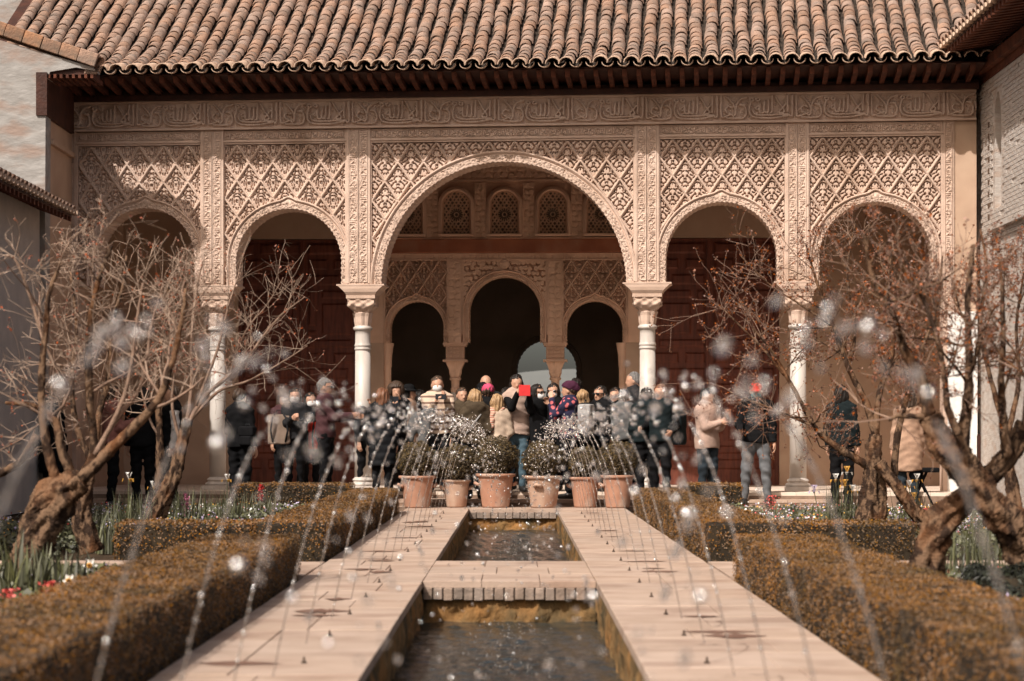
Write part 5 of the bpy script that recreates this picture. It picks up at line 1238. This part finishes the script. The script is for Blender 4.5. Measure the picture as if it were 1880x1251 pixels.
    if hs != 'bald':
        Hr.ell((0,.018,.028), (.085*hk,.101*hk,.100*hk)); wcut = .066
        if hs == 'short': Hr.cut = [facecut(.09, .056), lambda X, Y, Z: (-.012-Z)-.0*X+(-.75)*(Y-.03)]
        elif hs == 'bob': Hr.cone((0,.03,-.02), (0,.035,-.10), .098*hk, .085*hk).cut = [facecut(wcut, .05)]
        elif hs == 'curly': Hr.ell((0,.02,.03), (.115*hk,.125*hk,.118*hk)).cone((.07,.03,-.03), (.085,.02,-.12), .05, .045).cone((-.07,.03,-.03), (-.085,.02,-.12), .05, .045).cut = [facecut(.06, .045)]
        elif hs == 'long': Hr.cone((0,.035,-.02), (0,.065,-.24), .092*hk, .085*hk, .6).cone((.07,.0,-.02), (.085,-.01,-.27), .032, .03).cone((-.07,.0,-.02), (-.085,-.01,-.27), .032, .03).cut = [facecut(.058, .055)]
        elif hs == 'bun': Hr.ell((0,.085,.085), (.048,.048,.046)).cut = [facecut(.068, .052), lambda X, Y, Z: (-.06-Z)+0*X+0*Y]
        if hs in ('bob', 'long', 'curly'): Hr.cut.append(lambda X, Y, Z: -np.maximum(np.maximum(np.abs(X)-.052, Y-.045), Z+.075))
        lv, lf = Hr.mesh(.0115, strand); obj('hair', mesh_np('hair', rotv(lv, hy, hp_*.9, piv), lf, True, hm), e)
    if hat:
        hk_, hmat = hat; Ht = SD(.015)
        if hk_ == 'beanie': Ht.ell((0,.014,.05), (.098,.115,.098)); Ht.cut = [lambda X, Y, Z: (.022-Z)+.25*(Y)*-1+0*X]
        elif hk_ == 'turban': Ht.ell((0,.02,.06), (.112,.13,.095)).ell((0,.11,.03), (.07,.06,.06)); Ht.cut = [lambda X, Y, Z: (.03-Z)-.35*Y+0*X]
        elif hk_ == 'cap': Ht.ell((0,.01,.045), (.096,.112,.09)).ell((0,-.13,.048), (.075,.075,.012), k=.01); Ht.cut = [lambda X, Y, Z: (.035-Z)+0*X+0*Y]
        elif hk_ == 'brim': Ht.ell((0,.01,.08), (.09,.105,.08)).ell((0,.0,.05), (.165,.175,.014), k=.02)
        lv, lf = Ht.mesh(.011, lambda X, Y, Z: .003*np.sin(X*60+Z*70)*np.sin(Y*50)); obj('hat', mesh_np('hat', rotv(lv, hy, hp_, piv), lf, True, hmat), e)
    # clothes
    th = .022+.016*bool(puffy)
    T = SD(.04); hz = (hem*k if not coat else .52*k)
    T.cone((0,0,hipz), (0,0,1.12*k), .150*bw+th*.5, .138*bw+th*.4, .74).cone((0,0,1.12*k), (0,0,1.33*k), .14*bw+th*.6, .156*bw+th*.6, .74).cone((0,.006,shz+.02), (shx*.9,.004,shz-.035), .066*bw+th*.3, .060*bw+th*.3).cone((0,.006,shz+.02), (-shx*.9,.004,shz-.035), .066*bw+th*.3, .060*bw+th*.3)
    if collar: T.cone((0,.012,shz), (0,.006,1.475*k), .088*k, .078*k, .95)
    if coat: T.cone((0,0,hipz), (0,0,.50*k), .165*bw+th*.5, .175*bw+th*.5, .8)
    else: T.cone((0,0,hipz), (0,0,(hem-.05)*k), .158*bw+th*.5, .16*bw+th*.5, .76)
    if hood: T.ell((0,.12*k,1.43*k), (.125,.07,.075)).cone((-.1,.05,1.46*k), (.1,.05,1.46*k), .05, .05)
    if sleeves is None:
        for sh, el, wr, s in arms: T.cone(sh, el, .058*bw+th*.35, .048*bw+th*.35).cone(el, wr-(wr-el)*.02, .048*bw+th*.35, .038*k+th*.3)
    sd_ = random.uniform(0, 6)
    if puffy: disp = lambda X, Y, Z: .013*np.abs(np.sin(math.pi*(Z+.1*X*X)/puffy))-.006+.003*np.sin(X*37+Z*29+sd_)
    elif quilt: disp = lambda X, Y, Z: .006*np.abs(np.sin((X+Z)*52))*np.abs(np.sin((X-Z)*52))+.004*np.sin(X*23+Z*19+sd_)
    else: disp = lambda X, Y, Z: .006*np.sin(X*21+Z*27+sd_)*np.sin(Y*23+Z*17)+.005*np.sin(Z*43+X*31+sd_)+.003*np.sin(Z*71-Y*60)
    T.cut = [lambda X, Y, Z: (hz-Z)+.012*np.sin(X*12+sd_)+0*Y]
    lv, lf = T.mesh(.0165, disp); obj({True: 'coat'}.get(coat, 'jacket'), mesh_np('jacket', lv, lf, True, top), e)
    if sleeves is not None:
        S2 = SD(.03)
        for sh, el, wr, s in arms: S2.cone(sh-Vector((s*.02, 0, 0)), el, .062*bw, .050*bw).cone(el, wr, .050*bw, .040*k)
        lv, lf = S2.mesh(.0165, disp if not puffy else None); obj('sleeves', mesh_np('sleeves', lv, lf, True, sleeves), e)
    if low:
        Lg = SD(.03)
        Lg.cone((0,0,hipz), (0,0,1.0*k), .142*bw, .13*bw, .74)
        for hp, kn, an, s in legs: Lg.cone(hp, kn, .092*bw, .066*bw).cone(kn, an, .066*bw, .052*k)
        Lg.cut = [lambda X, Y, Z: (.075-Z)+0*X+0*Y]
        lv, lf = Lg.mesh(.019, lambda X, Y, Z: .006*np.sin(Z*38+X*25+sd_)+.004*np.sin(Z*63+Y*40)); obj('trousers', mesh_np('trousers', lv, lf, True, bottom), e)
        for hp, kn, an, s in legs:
            Sh = SD(.03).cone((an.x, an.y+.03, .045), (an.x+s*.02, an.y-.15, .035), .045, .038).ell((an.x, an.y+.01, .07), (.05,.06,.05)); Sh.cut = [lambda X, Y, Z: (.002-Z)+0*X+0*Y]
            lv, lf = Sh.mesh(.016); obj('shoe', mesh_np('shoe', lv, lf, True, SHOE), e)
    if scarf:
        Sc = SD(.02).cone((-.07,-.05,1.44*k), (.07,-.05,1.44*k), .05, .05).cone((-.07,.04,1.45*k), (.07,.04,1.45*k), .055, .055).cone((.05,.09,1.42*k), (.08,.13,1.12*k), .05, .045)
        lv, lf = Sc.mesh(.014, lambda X, Y, Z: .006*np.sin(Z*70+X*40)); obj('scarf', mesh_np('scarf', lv, lf, True, scarf), e)
    e['_k'] = k
    return e
def w_of(key, p):
    e = PEOPLE[key]; k = e['_k']; return Matrix.Translation(e.location) @ Matrix.Rotation(e.rotation_euler[2], 4, 'Z') @ Vector((p[0]*k, p[1]*k, p[2]*k))
def phone(key, p, label, mat, size=(.078, .155), yaw=0, land=False, tilt=-8):
    w_, h_ = size if not land else size[::-1]
    e = empty('phone', label, 'phone', None, w_of(key, p), PEOPLE[key].rotation_euler[2]+R(yaw)); e.rotation_euler[0] = R(tilt)
    bevel(MB().box(-w_/2, w_/2, -.005, .005, -h_/2, h_/2).build('case', mat, e), .004)
    MB().box(-w_/2+.004, w_/2-.004, .0052, .0062, -h_/2+.006, h_/2-.006).build('screen', PHB, e)
    MB().lathe([(0,0),(.006,0),(.006,.003),(0,.003)], 8).build('lens', PHB, e).matrix_local = Matrix.Translation((-w_/2+.016, -.0055, h_/2-.016)) @ Matrix.Rotation(R(90), 4, 'X')
    return e
def bag(key, p, label, mat, size=(.15, .09, .21), yaw=0, name='backpack', text=None, flap=True):
    e = empty(name, label, name.replace('_', ' '), None, w_of(key, p), PEOPLE[key].rotation_euler[2]+R(yaw)); a, b_, c = size
    S_ = SD(.03).box((0,0,0), (a-.04, b_-.035, c-.05), .04); lv, lf = S_.mesh(.016, lambda X, Y, Z: .004*np.sin(X*40+Z*31)); obj('bag_body', mesh_np('bag_body', lv, lf, True, mat), e)
    S_ = SD(.02).box((0, b_*.8, -c*.35), (a*.62, .018, c*.36), .02); lv, lf = S_.mesh(.014); obj('pocket', mesh_np('pocket', lv, lf, True, mat), e)
    if flap: S_ = SD(.02).box((0, b_*.35, c*.62), (a*.8, b_*.55, .05), .025); lv, lf = S_.mesh(.014); obj('flap', mesh_np('flap', lv, lf, True, mat), e)
    for s in (-1, 1): MB().tube([(s*a*.55,-b_*.9,-c*.8), (s*a*.75,-b_*1.5,-.02), (s*a*.6,-b_*1.6,c*.7), (s*a*.4,-b_*.8,c*.95)], .016, 6).build('strap', CHAR, e, True)
    MB().tube([(-.04,0,c+.01),(-.03,0,c+.05),(.03,0,c+.05),(.04,0,c+.01)], .008, 6).build('grab_handle', CHAR, e, True)
    if text:
        cu = bpy.data.curves.new('lettering', 'FONT'); cu.body = text; cu.size = .085; cu.align_x = 'CENTER'; cu.extrude = .002; cu.materials.append(BLK)
        t_ = bpy.data.objects.new('lettering', cu); COL.objects.link(t_); me_ = bpy.data.meshes.new_from_object(t_); bpy.data.objects.remove(t_); o = obj('lettering', me_, e); o.matrix_local = Matrix.Translation((0, b_+.036, .035)) @ Matrix.Rotation(R(180), 4, 'Z') @ Matrix.Rotation(R(90), 4, 'X')
    return e
HOLD = ((.055,-.36,1.40), (-.055,-.36,1.40)); READ = ((.05,-.33,1.18), (-.05,-.33,1.20)); REST = None
person('edge', 'visitor in dark jacket and jeans at the left edge behind the gnarled tree', 20, 712, 31.2, 0, 165, BLK, bottom=JEAN, hair=('short', HBR), female=False)
person('edge2', 'visitor in black coat seen between the left trunks', 95, 722, 31.4, 0, 150, BLK, bottom=BLK, hair=('long', HB), coat=True)
person('salmon', 'visitor in a salmon top behind the left tree', 205, 706, 31.4, 0, 100, SAL, bottom=BLK, hair=('long', HBR), hands=READ)
person('dark', 'visitor in black jacket with back turned behind the left tree', 262, 712, 31.5, 0, 180, BLK, bottom=BLK, hair=('short', HB), female=False)
person('white', 'visitor with white shirt sleeves behind the left tree', 316, 708, 31.5, 0, -70, BLK, WHT, BLK, ('short', HBR), female=False)
person('glitter', 'person in black jacket with back turned beside the left outer column', 440, 714, 31.6, .0, 160, BLK, bottom=BLK, hair=('short', HBR), hands=((.2,-.3,1.15),(-.235,-.05,.8)))
person('mask1', 'person in white mask and charcoal top before the left panelled door', 541, 713, 32.6, .2, 8, CHAR, bottom=BLK, hair=('long', HB), mask=MASKW, hands=READ)
person('mask2', 'person in white mask half hidden behind the plum sweater', 570, 722, 33.1, .2, 20, BLK, bottom=BLK, hair=('bob', HB), mask=MASKW)
person('plum', 'person in sunglasses and plum sweater facing the columns', 597, 695, 31.95, .1, 78, PUR, bottom=BLK, hair=('short', HG), skin=SK2, glasses=True, female=False, hands=((.12,-.42,1.16),(-.08,-.40,1.18)), collar=False)
person('puffer', 'person in long black quilted coat, back turned, beside the left column', 702, 713, 31.85, .1, 172, PUF, bottom=BLK, hair=('bob', HA), coat=True, puffy=.115, hands=((.22,-.08,.85),(-.2,-.08,.85)))
person('curly', 'person in black holding a phone up to the face', 727, 703, 32.5, .2, 10, BLK, bottom=BLK, hair=('curly', HBR), hands=((.02,-.28,1.42),(-.10,-.27,1.30)))
person('brim', 'person in dark brimmed hat and tan coat in the shade', 750, 708, 33.8, .2, 75, TAN, bottom=BLK, hair=('bob', HB), hat=('brim', BLK), coat=True)
person('striped', 'person in white mask and striped cream sweater holding a phone', 803, 691, 32.35, .2, 2, STRP, bottom=CHAR, hair=('short', HBR), mask=MASKW, female=False, hands=((.13,-.36,1.36),(-.03,-.36,1.32)), bulk=1.05)
person('olive', 'person in hooded olive jacket with a pale strap, seen from behind', 872, 715, 31.98, .1, 184, OLV, bottom=CHAR, hair=('bob', HBL), hood=True, bulk=1.18, hands=((.22,-.2,1.1),(-.22,-.2,1.1)))
person('bald', 'bareheaded person in charcoal in the shade above the pink hat', 892, 689, 34.6, .2, 12, CHAR, bottom=BLK, hair=('bald', HB), female=False)
person('pink', 'person in a hot pink knitted hat, back turned', 896, 706, 32.9, .2, 170, BLK, bottom=BLK, hair=('short', HBR), hat=('beanie', HOT))
person('blacks', 'person in black beanie behind the pink hat', 886, 703, 33.6, .2, 175, BLK, bottom=BLK, hair=('short', HB), hat=('beanie', BLK))
person('cream', 'person in cream coat and striped scarf seen from behind', 913, 724, 32.05, .1, 172, CRM, bottom=CHAR, hair=('bob', HBL), scarf=SCARF, hands=((.2,-.25,1.1),(-.2,-.25,1.1)), coat=True)
person('vest', 'person in beige quilted vest and jeans holding a red phone', 948, 688, 32.2, .2, 6, BEIGEV, BLK, JEAN, ('long', HB), puffy=.10, hands=((.15,-.34,1.38),(-.02,-.36,1.42)), hem=.83, head=(0, 6))
person('maskblack', 'person in glasses, mask and long black coat looking sideways', 986, 706, 32.75, .2, 55, BLK, bottom=BLK, hair=('bob', HB), mask=MASKW, glasses='clear', coat=True)
person('maskglass', 'person in glasses and pale mask beside the plum turban', 1016, 704, 32.85, .2, -12, BLK, bottom=BLK, hair=('long', HB), mask=MASKW, glasses='clear')
person('turban', 'person in plum turban and floral top raising a hand to the face', 1046, 701, 32.05, .1, -105, FLOR, bottom=BLK, hair=('short', HBR), hat=('turban', PLUM), hands=((.04,-.26,1.44),(-.05,-.30,1.36)))
person('blonde', 'person in charcoal seen from behind, just right of the turban', 1070, 716, 32.75, .2, 165, CHAR, bottom=BLK, hair=('long', HBL))
person('shade', 'tall dark figure in the shade of the right inner arch', 1058, 695, 34.4, .2, 170, BLK, bottom=BLK, hair=('long', HB))
person('sungl', 'person in sunglasses and black, holding a phone low', 1102, 709, 32.4, .2, -38, BLK, bottom=BLK, hair=('bun', HB), glasses=True, hands=((.04,-.32,1.12),(-.08,-.30,1.14)))
person('old', 'person in dark jacket in profile behind the right column', 1163, 684, 34.0, .2, -85, CHAR, bottom=BLK, hair=('short', HG), female=False)
person('dots', 'person in polka-dot hat and dark hooded quilted jacket, back turned', 1187, 713, 32.05, .1, 178, TEAL, bottom=BLK, hair=('short', HB), hat=('beanie', DOTS), hood=True, puffy=.09, bulk=1.15)
person('smile', 'person in dark teal vest and backpack facing the camera by the right column', 1213, 706, 31.8, .1, -28, TEAL, BLK, BLK, ('long', HA), hands=((.22,-.12,1.0),(-.2,-.25,1.05)))
person('quilted', 'person in dusty pink quilted jacket reading a phone', 1298, 714, 31.85, .1, 38, PNK, bottom=DJEAN, hair=('bun', HB), hands=((.06,-.34,1.22),(-.03,-.33,1.18)), quilt=True, hem=.78, head=(0, 14), bulk=1.1)
person('redcap', 'person in red cap and grey tracksuit trousers looking down', 1388, 701, 31.7, .02, -6, BLK, bottom=GRY, hair=('short', HBR), hat=('cap', RED), mask=MASKT, female=False, hands=((.25,-.06,.83),(-.22,-.30,1.05)), head=(0, 16), stance=.16)
person('teal', 'visitor in dark teal shirt behind the dense budding tree', 1545, 708, 31.7, .0, 150, TEAL, bottom=BLK, hair=('bob', HB))
person('tan', 'visitor in tan coat behind the right trunks', 1668, 716, 31.6, .0, 185, TAN, bottom=DJEAN, hair=('bob', HBR), coat=True)
for kx, lb_, px_, pt_, d_, yw_, tp_, hr_ in (('x1','dark-clothed visitor in the shade between the left column and the brimmed hat',772,716,34.2,160,CHAR,('bob', HB)), ('x2','visitor in brown coat in the shade left of the pink hat',848,712,34.0,20,OLV,('short', HBR)),
        ('x3','visitor in black behind the red phone, half hidden',930,712,33.8,170,BLK,('short', HB)), ('x4','dark-coated visitor in the shade right of the low-held phone',1130,712,33.6,-20,BLK,('long', HB)),
        ('x5','visitor in charcoal jacket behind the long quilted coat',668,722,33.4,60,CHAR,('short', HBR)), ('x6','visitor in plum top half hidden left of the two white masks',520,722,33.4,30,PUR,('bob', HBR)), ('x7','visitor in grey jacket just left of the right column, back turned',1146,716,33.3,175,GRYJ,('short', HB))):
    person(kx, lb_, px_, pt_, d_, .2, yw_, tp_, bottom=BLK, hair=hr_)
# things they carry
phone('plum', (.02,-.47,1.24), 'black phone in the hands of the person in plum sweater', PHB)
phone('curly', (-.04,-.36,1.40), 'black phone held up to the face by the left column', PHB)
phone('striped', (.05,-.45,1.39), 'black phone held sideways by the person in striped sweater', PHB, (.08,.16), 0, True)
phone('vest', (.07,-.46,1.46), 'large red phone case held up by the person in the vest', PHR, (.17,.165))
phone('quilted', (.03,-.44,1.30), 'tan-cased phone held by the person in pink quilted jacket', PHT, (.08,.16), -30)
phone('sungl', (-.02,-.42,1.20), 'phone held low by the person in sunglasses and black', PHB)
phone('redcap', (-.22,-.40,1.08), 'phone in the hand of the person in the red cap', PHB, tilt=-60)
bag('mask1', (-.26,-.02,1.02), 'beige backpack carried beside the white mask at the left door', BEIGE, (.17,.11,.24))
bag('turban', (.02,.24,1.16), 'light grey backpack with black lettering on the floral top', GREYBP, (.155,.09,.23), text='ICS')
bag('smile', (.12,.22,1.06), 'dark teal backpack beside the right column', TEAL, (.16,.12,.27))
bag('glitter', (-.20,.14,1.0), 'black handbag at the side of the left outer column', BLK, (.12,.06,.14), name='handbag')
bag('mask2', (.0,-.34,.95), 'red bag beside the person in plum sweater', RED, (.10,.07,.22), name='shoulder_bag')
# grey jacket over an arm, white strap, studs
e = empty('draped_jacket', 'grey jacket draped over the arm of the striped sweater', 'jacket', None, w_of('striped', (-.20,-.28,1.08)))
lv, lf = SD(.05).cone((.12,-.02,.12), (-.14,.02,-.06), .05, .09, .7).cone((-.10,.0,.0), (-.20,.02,-.30), .10, .06, .6).cone((.05,0,.05), (-.02,0,-.34), .09, .07, .5).mesh(.016, lambda X, Y, Z: .008*np.sin(X*38+Z*12)+.005*np.sin(Z*30)); obj('folded_cloth', mesh_np('folded_cloth', lv, lf, True, GRYJ), e)
e = empty('draped_jacket', 'black jacket hanging from the arm beside the beige vest', 'jacket', None, w_of('vest', (.24,-.16,1.0)))
lv, lf = SD(.05).cone((-.04,-.02,.16), (.10,.02,-.05), .05, .10, .6).cone((.08,.0,.0), (.16,.02,-.42), .11, .05, .5).cone((0,0,.05), (.04,0,-.40), .08, .08, .5).mesh(.016, lambda X, Y, Z: .008*np.sin(X*38+Z*12)); obj('folded_cloth', mesh_np('folded_cloth', lv, lf, True, BLK), e)
kk = PEOPLE['olive']['_k']; MB().tube([(-.15*kk,.08,1.40*kk),(-.06*kk,.15,1.28*kk),(.08*kk,.165,1.10*kk),(.17*kk,.12,.98*kk)], .013, 6).build('bag_strap', GREYBP, PEOPLE['olive'], True)
stud = MB(); rg = np.random.default_rng(9)
# tripod stool, thin post
s0 = P(1692, 905, 31.7); e = empty('folding_stool', 'black stool on crossed tripod legs near the white pier', 'stool', None, (s0.x, s0.y, 0))
bevel(MB().box(-.24, .24, -.15, .15, .50, .57).build('seat', BLK, e), .02)
for a in (-1, 1):
    for b_ in (-1, 1): MB().tube([(a*.16, b_*.1, 0), (-a*.07, b_*.04, .50)], .014, 6).build('leg', BLK, e)
MB().tube([(0,0,.28),(0,0,.5)], .025, 8).build('post', BLK, e)
s0 = P(1797, 905, 29.0); e = empty('wooden_post', 'thin dark wooden stake in the right bed before the white pier', 'post', None, (s0.x, s0.y, -.06))
MB().box(-.022, .022, -.022, .022, 0, 1.1).frustum(-.02, .02, 1.1, 1.12, 0, -.01, .005).build('stake', wood, e)
